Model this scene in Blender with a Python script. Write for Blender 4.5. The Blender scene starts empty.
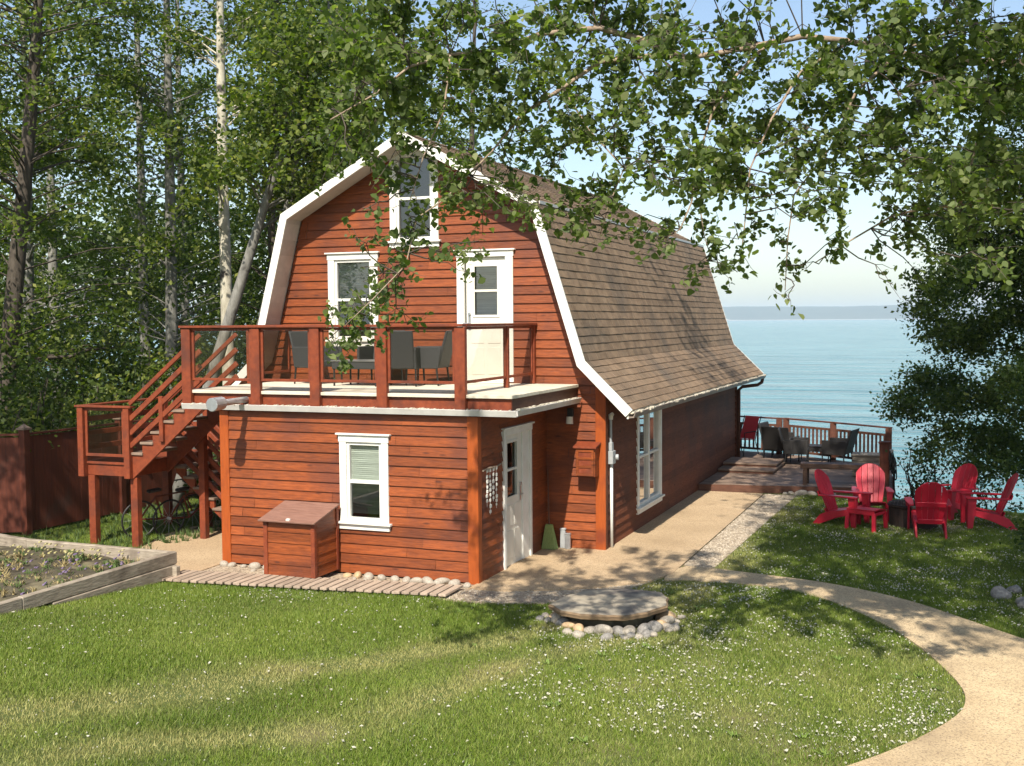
import bpy, bmesh, math, random
import numpy as np
from mathutils import Vector, Matrix
random.seed(11)
RNG = np.random.default_rng(7)
S = bpy.context.scene
COL = S.collection
R_ = math.radians
PI = math.pi

# ------------------------------------------------------------------ helpers
class MB:
    """collects faces and becomes one mesh object"""
    def __init__(s): s.v = []; s.f = []
    def add(s, vs, fs):
        o = len(s.v); s.v += [tuple(float(a) for a in v) for v in vs]; s.f += [tuple(i + o for i in f) for f in fs]; return s
    def box(s, x0, x1, y0, y1, z0, z1):
        return s.add([(x0,y0,z0),(x1,y0,z0),(x1,y1,z0),(x0,y1,z0),(x0,y0,z1),(x1,y0,z1),(x1,y1,z1),(x0,y1,z1)],
              [(0,3,2,1),(4,5,6,7),(0,1,5,4),(1,2,6,5),(2,3,7,6),(3,0,4,7)])
    def obox(s, c, ax, ay, az):
        c = Vector(c); ax, ay, az = Vector(ax), Vector(ay), Vector(az)
        vs = [c + ax*i + ay*j + az*k for k in (-1,1) for (i,j) in ((-1,-1),(1,-1),(1,1),(-1,1))]
        return s.add(vs, [(0,3,2,1),(4,5,6,7),(0,1,5,4),(1,2,6,5),(2,3,7,6),(3,0,4,7)])
    def beam(s, p, q, w, h, up=(0,0,1)):
        p, q = Vector(p), Vector(q); d = (q-p).normalized(); side = d.cross(Vector(up)).normalized(); u = side.cross(d)
        return s.obox((p+q)/2, (q-p)/2, side*(w/2), u*(h/2))
    def tube(s, pts, rad, n=8, cap=True):
        pts = [Vector(p) for p in pts]
        if not hasattr(rad, '__len__'): rad = [rad]*len(pts)
        vs = []; fs = []; prev = None
        for i, p in enumerate(pts):
            d = (pts[min(i+1, len(pts)-1)] - pts[max(i-1, 0)]).normalized()
            if prev is None:
                prev = d.cross(Vector((0,0,1)) if abs(d.z) < .9 else Vector((1,0,0))).normalized()
            a = (prev - d*prev.dot(d)).normalized(); b = d.cross(a); prev = a
            for k in range(n):
                t = 2*PI*k/n; vs.append(p + (a*math.cos(t) + b*math.sin(t))*rad[i])
        for i in range(len(pts)-1):
            for k in range(n):
                k2 = (k+1) % n; fs.append((i*n+k, i*n+k2, i*n+n+k2, i*n+n+k))
        if cap:
            fs.append(tuple(range(n))[::-1]); fs.append(tuple((len(pts)-1)*n+k for k in range(n)))
        return s.add(vs, fs)
    def cyl(s, c, r, z0, z1, n=20, r1=None):
        return s.tube([(c[0],c[1],z0),(c[0],c[1],z1)], [r, r if r1 is None else r1], n)
    def ring(s, c, axis, r, t, n=24, m=6):
        c = Vector(c); axis = Vector(axis).normalized()
        a = axis.cross(Vector((0,0,1)) if abs(axis.z) < .9 else Vector((1,0,0))).normalized(); b = axis.cross(a)
        vs = []; fs = []
        for i in range(n):
            e = a*math.cos(2*PI*i/n) + b*math.sin(2*PI*i/n)
            for k in range(m):
                vs.append(c + e*(r + t*math.cos(2*PI*k/m)) + axis*t*math.sin(2*PI*k/m))
        for i in range(n):
            for k in range(m):
                fs.append((i*m+k, ((i+1)%n)*m+k, ((i+1)%n)*m+(k+1)%m, i*m+(k+1)%m))
        return s.add(vs, fs)
    def prism(s, poly, d):
        """poly: list of 3D points; d: extrusion vector"""
        n = len(poly); d = Vector(d); P = [Vector(p) for p in poly]
        vs = P + [p + d for p in P]
        return s.add(vs, [tuple(range(n))[::-1], tuple(range(n, 2*n))] + [(i, (i+1)%n, n+(i+1)%n, n+i) for i in range(n)])
    def slab(s, poly, z0, z1):
        return s.prism([(p[0], p[1], z0) for p in poly], (0, 0, z1-z0))

ORG = {}
def _props(o, label, cat, group, kind):
    if label: o['label'] = label
    if cat: o['category'] = cat
    if group: o['group'] = group
    if kind: o['kind'] = kind
def thing(name, label, cat, loc=(0,0,0), group=None):
    o = bpy.data.objects.new(name, None); o.empty_display_size = .2; COL.objects.link(o); o.location = loc
    ORG[o.name] = Vector(loc); _props(o, label, cat, group, None); return o
def obj(name, mb, m, parent=None, bevel=0, smooth=False, label=None, cat=None, group=None, kind=None, fix=True):
    me = bpy.data.meshes.new(name)
    org = ORG[parent.name] if parent else None
    vs = mb.v
    if org is None:
        if kind is None and vs:
            n = len(vs); org = Vector((sum(v[0] for v in vs)/n, sum(v[1] for v in vs)/n, min(v[2] for v in vs)))
        else: org = Vector((0,0,0))
        loc = org
    else: loc = Vector((0,0,0))
    me.from_pydata([(v[0]-org.x, v[1]-org.y, v[2]-org.z) for v in vs], [], mb.f)
    if fix:
        b = bmesh.new(); b.from_mesh(me); bmesh.ops.recalc_face_normals(b, faces=b.faces); b.to_mesh(me); b.free()
    if smooth:
        me.polygons.foreach_set('use_smooth', [True]*len(me.polygons))
    me.materials.append(m)
    if hasattr(mb, 'r'): me.attributes.new('rnd','FLOAT','FACE').data.foreach_set('value', mb.r)
    elif m.name in ('stained siding','shaded siding'): me.attributes.new('rnd','FLOAT','FACE').data.foreach_set('value', [.5]*len(me.polygons))
    o = bpy.data.objects.new(name, me); COL.objects.link(o)
    if parent: o.parent = parent
    else: o.location = loc
    ORG[o.name] = org
    if bevel:
        md = o.modifiers.new('bevel', 'BEVEL'); md.width = bevel; md.segments = 1; md.limit_method = 'ANGLE'
    _props(o, label, cat, group, kind)
    return o
def dup(root, loc, rz=0, label=None, scale=None):
    def cp(o, par):
        c = o.copy(); COL.objects.link(c)
        if par: c.parent = par
        for ch in o.children: cp(ch, c)
        return c
    r = cp(root, None); r.location = loc; r.rotation_euler = (0,0,rz)
    if label: r['label'] = label
    if scale: r.scale = (scale,)*3
    return r

# ------------------------------------------------------------------ materials
def mat(name, c1, c2, scale=(1,1,1), ns=5, detail=5, rough=.65, bump=0., bump_scale=None, rows=None, rowamt=.25, spec=.35, c3=None, c3s=1.2, c3lo=.55, c3hi=.7, metal=0, coat=0, speck=None, knots=None, tabs=0):
    m = bpy.data.materials.new(name); m.use_nodes = True
    nt = m.node_tree; N = nt.nodes; K = nt.links; P = N['Principled BSDF']
    P.inputs['Roughness'].default_value = rough; P.inputs['Metallic'].default_value = metal
    P.inputs['Specular IOR Level'].default_value = spec
    tc = N.new('ShaderNodeTexCoord'); mp = N.new('ShaderNodeMapping'); mp.inputs['Scale'].default_value = scale
    K.new(tc.outputs['Object'], mp.inputs['Vector'])
    vec = mp.outputs[0]
    hs_val = None
    if rows:
        ax, w = rows
        sp = N.new('ShaderNodeSeparateXYZ'); K.new(tc.outputs['Object'], sp.inputs[0])
        dv = N.new('ShaderNodeMath'); dv.operation = 'DIVIDE'; K.new(sp.outputs[ax], dv.inputs[0]); dv.inputs[1].default_value = w
        fl = N.new('ShaderNodeMath'); fl.operation = 'FLOOR'; K.new(dv.outputs[0], fl.inputs[0])
        wn = N.new('ShaderNodeTexWhiteNoise'); wn.noise_dimensions = '1D'; K.new(fl.outputs[0], wn.inputs['W'])
        mr = N.new('ShaderNodeMapRange'); mr.inputs[3].default_value = 1-rowamt; mr.inputs[4].default_value = 1+rowamt
        K.new(wn.outputs['Value'], mr.inputs[0]); hs_val = mr.outputs[0]
        # shift the grain from row to row
        cb = N.new('ShaderNodeCombineXYZ'); ml = N.new('ShaderNodeMath'); ml.operation = 'MULTIPLY'; K.new(wn.outputs['Value'], ml.inputs[0]); ml.inputs[1].default_value = 37
        K.new(ml.outputs[0], cb.inputs[0]); K.new(ml.outputs[0], cb.inputs[1])
        va = N.new('ShaderNodeVectorMath'); K.new(mp.outputs[0], va.inputs[0]); K.new(cb.outputs[0], va.inputs[1]); vec = va.outputs[0]
    nz = N.new('ShaderNodeTexNoise'); nz.inputs['Scale'].default_value = ns; nz.inputs['Detail'].default_value = detail; nz.inputs['Roughness'].default_value = .62
    K.new(vec, nz.inputs['Vector'])
    cr = N.new('ShaderNodeValToRGB'); cr.color_ramp.elements[0].color = (*c1, 1); cr.color_ramp.elements[1].color = (*c2, 1)
    cr.color_ramp.elements[0].position = .3; cr.color_ramp.elements[1].position = .7
    K.new(nz.outputs['Fac'], cr.inputs[0]); out = cr.outputs[0]
    if c3:
        n3 = N.new('ShaderNodeTexNoise'); n3.inputs['Scale'].default_value = c3s; n3.inputs['Detail'].default_value = 6; K.new(tc.outputs['Object'], n3.inputs['Vector'])
        r3 = N.new('ShaderNodeMapRange'); r3.inputs[1].default_value = c3lo; r3.inputs[2].default_value = c3hi; K.new(n3.outputs['Fac'], r3.inputs[0])
        mx = N.new('ShaderNodeMix'); mx.data_type = 'RGBA'; K.new(r3.outputs[0], mx.inputs[0]); K.new(out, mx.inputs[6]); mx.inputs[7].default_value = (*c3, 1); out = mx.outputs[2]
    if speck:
        c, s, th = speck
        vo = N.new('ShaderNodeTexVoronoi'); vo.inputs['Scale'].default_value = s; K.new(tc.outputs['Object'], vo.inputs['Vector'])
        sp2 = N.new('ShaderNodeSeparateColor'); K.new(vo.outputs['Color'], sp2.inputs[0])
        r4 = N.new('ShaderNodeMapRange'); r4.inputs[1].default_value = th; r4.inputs[2].default_value = 1.0; K.new(sp2.outputs[0], r4.inputs[0])
        mx = N.new('ShaderNodeMix'); mx.data_type = 'RGBA'; K.new(r4.outputs[0], mx.inputs[0]); K.new(out, mx.inputs[6]); mx.inputs[7].default_value = (*c, 1); out = mx.outputs[2]
    if knots:
        mk = N.new('ShaderNodeMapping'); mk.inputs['Scale'].default_value = (1.7,1.7,5.5); K.new(tc.outputs['Object'], mk.inputs[0])
        vk = N.new('ShaderNodeTexVoronoi'); vk.inputs['Scale'].default_value = 1.0; K.new(mk.outputs[0], vk.inputs['Vector'])
        rk = N.new('ShaderNodeMapRange'); rk.inputs[1].default_value = .05; rk.inputs[2].default_value = .13; rk.inputs[3].default_value = .85; rk.inputs[4].default_value = 0; K.new(vk.outputs['Distance'], rk.inputs[0])
        mx = N.new('ShaderNodeMix'); mx.data_type = 'RGBA'; K.new(rk.outputs[0], mx.inputs[0]); K.new(out, mx.inputs[6]); mx.inputs[7].default_value = (*knots, 1); out = mx.outputs[2]
    if hs_val is not None:
        hv = N.new('ShaderNodeHueSaturation'); K.new(out, hv.inputs['Color']); K.new(hs_val, hv.inputs['Value']); out = hv.outputs[0]
    if tabs:
        at = N.new('ShaderNodeAttribute'); at.attribute_name = 'rnd'; rt_ = N.new('ShaderNodeMapRange'); rt_.inputs[3].default_value = 1-tabs; rt_.inputs[4].default_value = 1+tabs; K.new(at.outputs['Fac'], rt_.inputs[0])
        hv = N.new('ShaderNodeHueSaturation'); K.new(out, hv.inputs['Color']); K.new(rt_.outputs[0], hv.inputs['Value']); out = hv.outputs[0]
    K.new(out, P.inputs['Base Color'])
    if bump:
        nb = nz
        if bump_scale:
            nb = N.new('ShaderNodeTexNoise'); nb.inputs['Scale'].default_value = bump_scale; nb.inputs['Detail'].default_value = 4; K.new(vec, nb.inputs['Vector'])
        bp = N.new('ShaderNodeBump'); bp.inputs['Strength'].default_value = bump; bp.inputs['Distance'].default_value = .02
        K.new(nb.outputs['Fac'], bp.inputs['Height']); K.new(bp.outputs[0], P.inputs['Normal'])
    return m

def leaf_mat(name, cols, trans=.35, rough=.5, tint=(.8,1.0,.25)):
    m = bpy.data.materials.new(name); m.use_nodes = True
    nt = m.node_tree; N = nt.nodes; K = nt.links; P = N['Principled BSDF']
    at = N.new('ShaderNodeAttribute'); at.attribute_name = 'rnd'
    cr = N.new('ShaderNodeValToRGB'); e = cr.color_ramp.elements
    while len(e) < len(cols): e.new(.5)
    for i, c in enumerate(cols): e[i].position = i/(len(cols)-1); e[i].color = (*c, 1)
    K.new(at.outputs['Fac'], cr.inputs[0]); K.new(cr.outputs[0], P.inputs['Base Color'])
    P.inputs['Roughness'].default_value = rough; P.inputs['Specular IOR Level'].default_value = .22
    tr = N.new('ShaderNodeBsdfTranslucent')
    mx0 = N.new('ShaderNodeMix'); mx0.data_type = 'RGBA'; mx0.blend_type = 'MULTIPLY'; mx0.inputs[0].default_value = 1
    K.new(cr.outputs[0], mx0.inputs[6]); mx0.inputs[7].default_value = (tint[0]*2, tint[1]*2, tint[2]*2, 1); K.new(mx0.outputs[2], tr.inputs[0])
    mx = N.new('ShaderNodeMixShader'); mx.inputs[0].default_value = trans
    K.new(P.outputs[0], mx.inputs[1]); K.new(tr.outputs[0], mx.inputs[2]); K.new(mx.outputs[0], N['Material Output'].inputs[0])
    return m

def glass_mat(name, tint=(.9,.94,.92), base=.06):
    m = bpy.data.materials.new(name); m.use_nodes = True
    nt = m.node_tree; N = nt.nodes; K = nt.links; N.remove(N['Principled BSDF'])
    tb = N.new('ShaderNodeBsdfTransparent'); tb.inputs[0].default_value = (*tint, 1)
    gl = N.new('ShaderNodeBsdfGlossy'); gl.inputs['Roughness'].default_value = .02
    fr = N.new('ShaderNodeFresnel'); fr.inputs[0].default_value = 1.5
    ad = N.new('ShaderNodeMath'); ad.operation = 'ADD'; ad.inputs[1].default_value = base; ad.use_clamp = True; K.new(fr.outputs[0], ad.inputs[0])
    mx = N.new('ShaderNodeMixShader'); K.new(ad.outputs[0], mx.inputs[0]); K.new(tb.outputs[0], mx.inputs[1]); K.new(gl.outputs[0], mx.inputs[2])
    K.new(mx.outputs[0], N['Material Output'].inputs[0]); return m

M = {}
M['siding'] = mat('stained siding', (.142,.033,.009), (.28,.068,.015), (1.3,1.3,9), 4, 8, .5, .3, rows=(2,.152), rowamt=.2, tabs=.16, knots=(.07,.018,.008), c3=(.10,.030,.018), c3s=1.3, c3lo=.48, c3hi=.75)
M['siding_shaded'] = mat('shaded siding', (.115,.037,.018), (.19,.062,.029), (1.3,1.3,9), 4, 8, .7, .3, knots=(.06,.02,.01), spec=.15, rows=(2,.152), rowamt=.16, tabs=.16, c3=(.10,.04,.025), c3s=1.4, c3lo=.45, c3hi=.75)  # darker, browner copy of the siding; the walls' shade is put into its colour
M['cornerwood'] = mat('orange corner board', (.27,.056,.010), (.38,.082,.014), (9,9,1), 3, 6, .5, .15, c3=(.19,.04,.014), c3s=2)
M['railwood'] = mat('stained rail timber', (.145,.030,.013), (.25,.056,.020), (3,3,3), 4, 8, .55, .2, c3=(.10,.032,.02), c3s=2.2, c3lo=.52, c3hi=.75)
M['darkwood'] = mat('dark red fence wood', (.075,.018,.009), (.125,.030,.013), (9,9,.8), 3, 7, .7, .3, c3=(.075,.03,.02), c3s=1.6, c3lo=.55)
M['deckwood'] = mat('weathered deck boards', (.165,.112,.082), (.28,.20,.148), (1.2,8,4), 4, 7, .7, .3, rows=(1,.15), rowamt=.2)
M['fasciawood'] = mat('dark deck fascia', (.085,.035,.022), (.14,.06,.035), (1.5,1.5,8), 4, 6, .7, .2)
M['greywood'] = mat('weathered grey timber', (.22,.18,.135), (.40,.34,.26), (2,2,12), 3, 8, .8, .5, c3=(.13,.10,.075), c3s=3, c3lo=.5, c3hi=.75)
M['walkwood'] = mat('boardwalk slats', (.27,.20,.145), (.44,.345,.26), (9,1.5,9), 3, 7, .75, .3, rows=(0,.135), rowamt=.16)
M['white'] = mat('white paint', (.66,.65,.59), (.80,.79,.74), (1,1,1), 5, 7, .45, .03, c3=(.60,.57,.49), c3s=2.5, c3lo=.52, c3hi=.8)
M['soffit'] = mat('cream soffit boards', (.50,.46,.41), (.60,.55,.49), (1,1,1), 6, 4, .6, .05, rows=(2,.28), rowamt=.08)
M['door'] = mat('cream door paint', (.66,.64,.56), (.72,.70,.62), (1,1,1), 3, 3, .4, .02)
M['deckvinyl'] = mat('pale balcony decking', (.52,.47,.37), (.66,.60,.49), (1,6,3), 4, 6, .7, .1, c3=(.40,.33,.24), c3s=2.5)
M['gutter'] = mat('grey gutter metal', (.50,.48,.45), (.62,.60,.56), (1,1,1), 4, 5, .45, .05)
M['gutter_brown'] = mat('brown gutter metal', (.20,.15,.12), (.32,.26,.22), (1,1,1), 4, 5, .5, .05)
M['debris'] = mat('seed fluff and dead leaves', (.42,.36,.26), (.66,.62,.52), (1,1,1), 20, 4, .9, .3)
M['flash'] = mat('pale roof flashing', (.50,.48,.46), (.60,.58,.55), (1,1,1), 5, 3, .4)
M['shingle'] = mat('brown asphalt shingles', (.175,.115,.070), (.295,.205,.130), (1,3.3,6.5), 1.0, 8, .88, .6, bump_scale=60, tabs=.15, c3=(.14,.105,.075), c3s=1.0, c3lo=.5, c3hi=.75)
M['blind'] = mat('pale blind fabric', (.34,.36,.31), (.45,.47,.41), (1,1,14), 4, 3, .8, .1, rows=(2,.03), rowamt=.14)
M['room'] = mat('dim interior', (.05,.05,.045), (.09,.085,.08), rough=.9)
M['glass'] = glass_mat('window glass', base=.10)
M['railglass'] = glass_mat('smoked railing glass', tint=(.80,.77,.73), base=.0)
M['screen'] = glass_mat('insect screen', tint=(.52,.53,.53), base=-.03)
M['benchwood'] = mat('dark bench wood', (.085,.045,.03), (.15,.085,.055), (2,2,9), 3, 6, .7, .2)
M['deckrail'] = mat('dark red brown rail', (.075,.026,.016), (.135,.05,.028), (3,3,3), 4, 8, .6, .2)
M['lidwood'] = mat('red brown lid boards', (.17,.085,.06), (.28,.15,.11), (1.2,8,8), 4, 7, .65, .25)
M['wicker'] = mat('dark wicker', (.012,.011,.011), (.032,.029,.027), (60,60,60), 3, 4, .6, .5)
M['wickergrey'] = mat('charcoal wicker', (.028,.030,.032), (.06,.062,.064), (60,60,60), 3, 4, .6, .5)
M['redplastic'] = mat('red moulded plastic', (.40,.008,.024), (.48,.014,.034), (1,1,1), 3, 3, .42, .02, spec=.45)
M['redsling'] = mat('red sling fabric', (.55,.03,.04), (.66,.06,.07), (40,40,40), 3, 3, .8)
M['blackmetal'] = mat('black metal', (.012,.012,.013), (.03,.028,.027), (1,1,1), 8, 4, .5, .05)
M['rustmetal'] = mat('sooty rusted steel', (.018,.015,.014), (.06,.035,.026), (1,1,1), 7, 6, .7, .2, metal=.2)
M['galv'] = mat('galvanised steel', (.40,.41,.42), (.55,.56,.57), (1,1,1), 9, 4, .38, .05, metal=.75)
M['greymetal'] = mat('meter box metal', (.30,.31,.31), (.42,.43,.43), rough=.45)
M['chrome'] = mat('brushed steel', (.5,.5,.5), (.62,.62,.62), rough=.3, metal=.9)
M['stone'] = mat('pale river stone', (.23,.195,.15), (.47,.42,.34), (1,1,1), 5, 7, .75, .3, speck=((.25,.22,.2), 60, .8))
M['stone2'] = mat('tan river stone', (.36,.24,.13), (.55,.40,.24), (1,1,1), 5, 7, .75, .3)
M['stone3'] = mat('grey river stone', (.13,.12,.11), (.30,.28,.25), (1,1,1), 5, 7, .75, .3)
M['stone4'] = mat('mixed gravel', (.20,.16,.115), (.58,.50,.39), (1,1,1), 26, 3, .85, .2)
M['bark_pale'] = mat('pale aspen bark', (.30,.27,.20), (.56,.52,.42), (6,6,2), 2, 6, .8, .4, c3=(.06,.05,.045), c3s=3.2, c3lo=.58, c3hi=.66)
M['bark_grey'] = mat('grey poplar bark', (.12,.115,.10), (.28,.27,.24), (6,6,2), 2, 6, .85, .5, c3=(.05,.045,.04), c3s=3, c3lo=.56, c3hi=.68)
M['bark_dark'] = mat('dark bark', (.045,.036,.028), (.11,.09,.07), (8,8,2), 2, 6, .9, .5)
M['bark_tan'] = mat('tan branch bark', (.20,.14,.095), (.40,.31,.23), (6,6,6), 3, 6, .85, .4)
M['slab'] = mat('weathered flat slab', (.27,.225,.165), (.46,.40,.30), (1,1,1), 3, 8, .85, .4, c3=(.13,.115,.10), c3s=2.2, c3lo=.5, c3hi=.65)
M['slabedge'] = mat('tan sawn edge', (.13,.085,.05), (.27,.185,.105), (1,1,5), 4, 6, .85, .4)
M['soil'] = mat('garden soil', (.045,.036,.024), (.10,.085,.05), (1,1,1), 6, 7, .95, .6, c3=(.20,.17,.10), c3s=1.8)
M['concrete'] = mat('exposed aggregate concrete', (.43,.31,.185), (.55,.41,.255), (1,1,1), 1.6, 6, .85, .35, c3=(.35,.25,.145), c3s=.8, c3lo=.48, c3hi=.72, bump_scale=90, speck=((.26,.18,.105), 80, .52))
M['path'] = mat('tan gravel path', (.48,.355,.205), (.62,.48,.29), (1,1,1), 1.4, 6, .9, .5, c3=(.37,.275,.165), c3s=.9, c3lo=.5, c3hi=.72, bump_scale=80, speck=((.26,.19,.12), 75, .55))
M['gravel'] = mat('pale gravel', (.34,.265,.18), (.52,.43,.31), (1,1,1), 12, 6, .9, .9, bump_scale=45, speck=((.16,.12,.09), 38, .45))
M['bristle'] = mat('green broom bristle', (.16,.22,.06), (.27,.33,.12), (30,30,3), 4, 4, .9, .3)
M['ground'] = mat('lawn soil', (.055,.075,.016), (.10,.12,.03), (1,1,1), 3, 8, .95, .5, c3=(.15,.13,.06), c3s=.7, c3lo=.54, c3hi=.68)
M['hill'] = mat('wooded far hill', (.035,.05,.03), (.07,.08,.05), (.004,.004,.004), 2, 6, .95)
M['beach'] = mat('pale far beach', (.30,.28,.25), (.42,.40,.36), (.01,.01,.01), 2, 4, .95)
M['flower_y'] = mat('yellow flowers', (.38,.34,.14), (.45,.40,.20), rough=.8)
M['flower_p'] = mat('purple flowers', (.16,.11,.20), (.24,.18,.28), rough=.8)
M['fluff'] = mat('poplar seed fluff', (.34,.33,.25), (.50,.48,.40), rough=.9)
M['poplarleaf'] = leaf_mat('poplar leaf', [(.055,.082,.027),(.10,.138,.044),(.16,.195,.070),(.26,.28,.13)], .45)
M['aspenleaf'] = leaf_mat('aspen leaf', [(.026,.048,.012),(.072,.106,.024),(.145,.175,.036),(.29,.29,.068)], .40)
M['darkleaf'] = leaf_mat('dark leaf', [(.022,.042,.012),(.050,.080,.020),(.095,.125,.032)], .35)
M['shrubleaf'] = leaf_mat('shrub leaf', [(.022,.045,.012),(.05,.085,.018),(.09,.125,.03)], .3)
M['elmleaf'] = leaf_mat('elm leaf', [(.022,.042,.012),(.048,.078,.020),(.085,.118,.030),(.15,.17,.05)], .35)
M['grass'] = None

def grass_mat():
    m = bpy.data.materials.new('mown grass'); m.use_nodes = True
    nt = m.node_tree; N = nt.nodes; K = nt.links; P = N['Principled BSDF']
    at = N.new('ShaderNodeAttribute'); at.attribute_name = 'rnd'
    cr = N.new('ShaderNodeValToRGB'); e = cr.color_ramp.elements; e.new(.5)
    for i, (p, c) in enumerate(((0,(.068,.125,.011)),(.6,(.145,.225,.022)),(1,(.27,.33,.06)))): e[i].position = p; e[i].color = (*c, 1)
    K.new(at.outputs['Fac'], cr.inputs[0])
    d = N.new('ShaderNodeAttribute'); d.attribute_name = 'dry'
    mx = N.new('ShaderNodeMix'); mx.data_type = 'RGBA'; K.new(d.outputs['Fac'], mx.inputs[0]); K.new(cr.outputs[0], mx.inputs[6]); mx.inputs[7].default_value = (.42,.39,.15,1)
    K.new(mx.outputs[2], P.inputs['Base Color']); P.inputs['Roughness'].default_value = .55; P.inputs['Specular IOR Level'].default_value = .3
    tr = N.new('ShaderNodeBsdfTranslucent'); K.new(mx.outputs[2], tr.inputs[0])
    ms = N.new('ShaderNodeMixShader'); ms.inputs[0].default_value = .3; K.new(P.outputs[0], ms.inputs[1]); K.new(tr.outputs[0], ms.inputs[2])
    K.new(ms.outputs[0], N['Material Output'].inputs[0]); return m
M['grass'] = grass_mat()

def water_mat():
    m = bpy.data.materials.new('lake water'); m.use_nodes = True
    nt = m.node_tree; N = nt.nodes; K = nt.links; P = N['Principled BSDF']
    P.inputs['Roughness'].default_value = .12; P.inputs['IOR'].default_value = 1.33
    tc = N.new('ShaderNodeTexCoord')
    mw_ = N.new('ShaderNodeMapping'); mw_.inputs['Scale'].default_value = (.035,.22,1); mw_.inputs['Rotation'].default_value = (0,0,.3); K.new(tc.outputs['Object'], mw_.inputs[0])
    nw = N.new('ShaderNodeTexNoise'); nw.inputs['Scale'].default_value = 1; nw.inputs['Detail'].default_value = 9; nw.inputs['Roughness'].default_value = .78; K.new(mw_.outputs[0], nw.inputs['Vector'])
    rw = N.new('ShaderNodeValToRGB'); rw.color_ramp.elements[0].position = .40; rw.color_ramp.elements[0].color = (.035,.135,.165,1); rw.color_ramp.elements[1].position = .60; rw.color_ramp.elements[1].color = (.15,.305,.335,1); K.new(nw.outputs['Fac'], rw.inputs[0]); K.new(rw.outputs[0], P.inputs['Base Color'])  # light and dark of the ripples painted into the base colour
    prev = None
    for sc, st, di in (((.45,1.2,1), 1.0, .5), ((1.5,3.4,1), 1.0, .14), ((.05,.16,1), 1.0, 2.5)):
        mp = N.new('ShaderNodeMapping'); mp.inputs['Scale'].default_value = sc; mp.inputs['Rotation'].default_value = (0,0,.35); K.new(tc.outputs['Object'], mp.inputs[0])
        nz = N.new('ShaderNodeTexNoise'); nz.inputs['Scale'].default_value = 1; nz.inputs['Detail'].default_value = 4; K.new(mp.outputs[0], nz.inputs['Vector'])
        bp = N.new('ShaderNodeBump'); bp.inputs['Strength'].default_value = st; bp.inputs['Distance'].default_value = di; K.new(nz.outputs['Fac'], bp.inputs['Height'])
        if prev: K.new(prev.outputs[0], bp.inputs['Normal'])
        prev = bp
    K.new(prev.outputs[0], P.inputs['Normal'])
    return m
M['water'] = water_mat()

# ------------------------------------------------------------------ leaf clouds (numpy)
def leaves(name, C, size, m, parent=None, shape='leaf', droop=.35, up=.25, kind=None, **kw):
    """C (n,3) world positions -> one mesh of n leaf faces"""
    C = np.asarray(C, float); n = len(C)
    org = ORG[parent.name] if parent else Vector((0,0,0))
    C = C - np.array(org)
    nrm = RNG.normal(size=(n,3)); nrm[:,2] = np.abs(nrm[:,2]) + up; nrm /= np.linalg.norm(nrm, axis=1, keepdims=True)
    t = RNG.normal(size=(n,3)); t[:,2] -= droop; t -= nrm*(t*nrm).sum(1, keepdims=True); t /= np.linalg.norm(t, axis=1, keepdims=True)
    b = np.cross(nrm, t); cv = RNG.uniform(-.4,1.6,(n,1))
    s = size*RNG.uniform(.5, 1.4, (n,1))
    if shape == 'leaf':
        prof = [(-.5,0,0),(-.28,.35,.13),(.10,.37,.15),(.55,0,-.12),(.10,-.37,.15),(-.28,-.35,.13)]
    else:
        prof = [(-.5,0,0),(0,.36,.06),(.55,0,0),(0,-.36,.06)]
    k = len(prof)
    V = np.empty((n,k,3))
    for i, (a, c, h) in enumerate(prof): V[:,i] = C + s*(a*t + c*b*RNG.uniform(.85,1.1,(n,1)) + h*cv*nrm)
    me = bpy.data.meshes.new(name); me.vertices.add(n*k); me.vertices.foreach_set('co', V.reshape(-1))
    me.loops.add(n*k); me.loops.foreach_set('vertex_index', np.arange(n*k, dtype=np.int32))
    me.polygons.add(n); me.polygons.foreach_set('loop_start', np.arange(0, n*k, k, dtype=np.int32))
    me.update(calc_edges=True)
    at = me.attributes.new('rnd', 'FLOAT', 'FACE'); at.data.foreach_set('value', np.clip(RNG.normal(.45,.22,n),0,1).astype(np.float32))
    me.materials.append(m)
    o = bpy.data.objects.new(name, me); COL.objects.link(o)
    if parent: o.parent = parent
    ORG[o.name] = org
    _props(o, kw.get('label'), kw.get('cat'), kw.get('group'), kind)
    return o
def clump(c, r, n, flat=1.):
    p = RNG.normal(size=(n,3))*r; p[:,2] *= flat
    return np.asarray(c) + p
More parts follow.
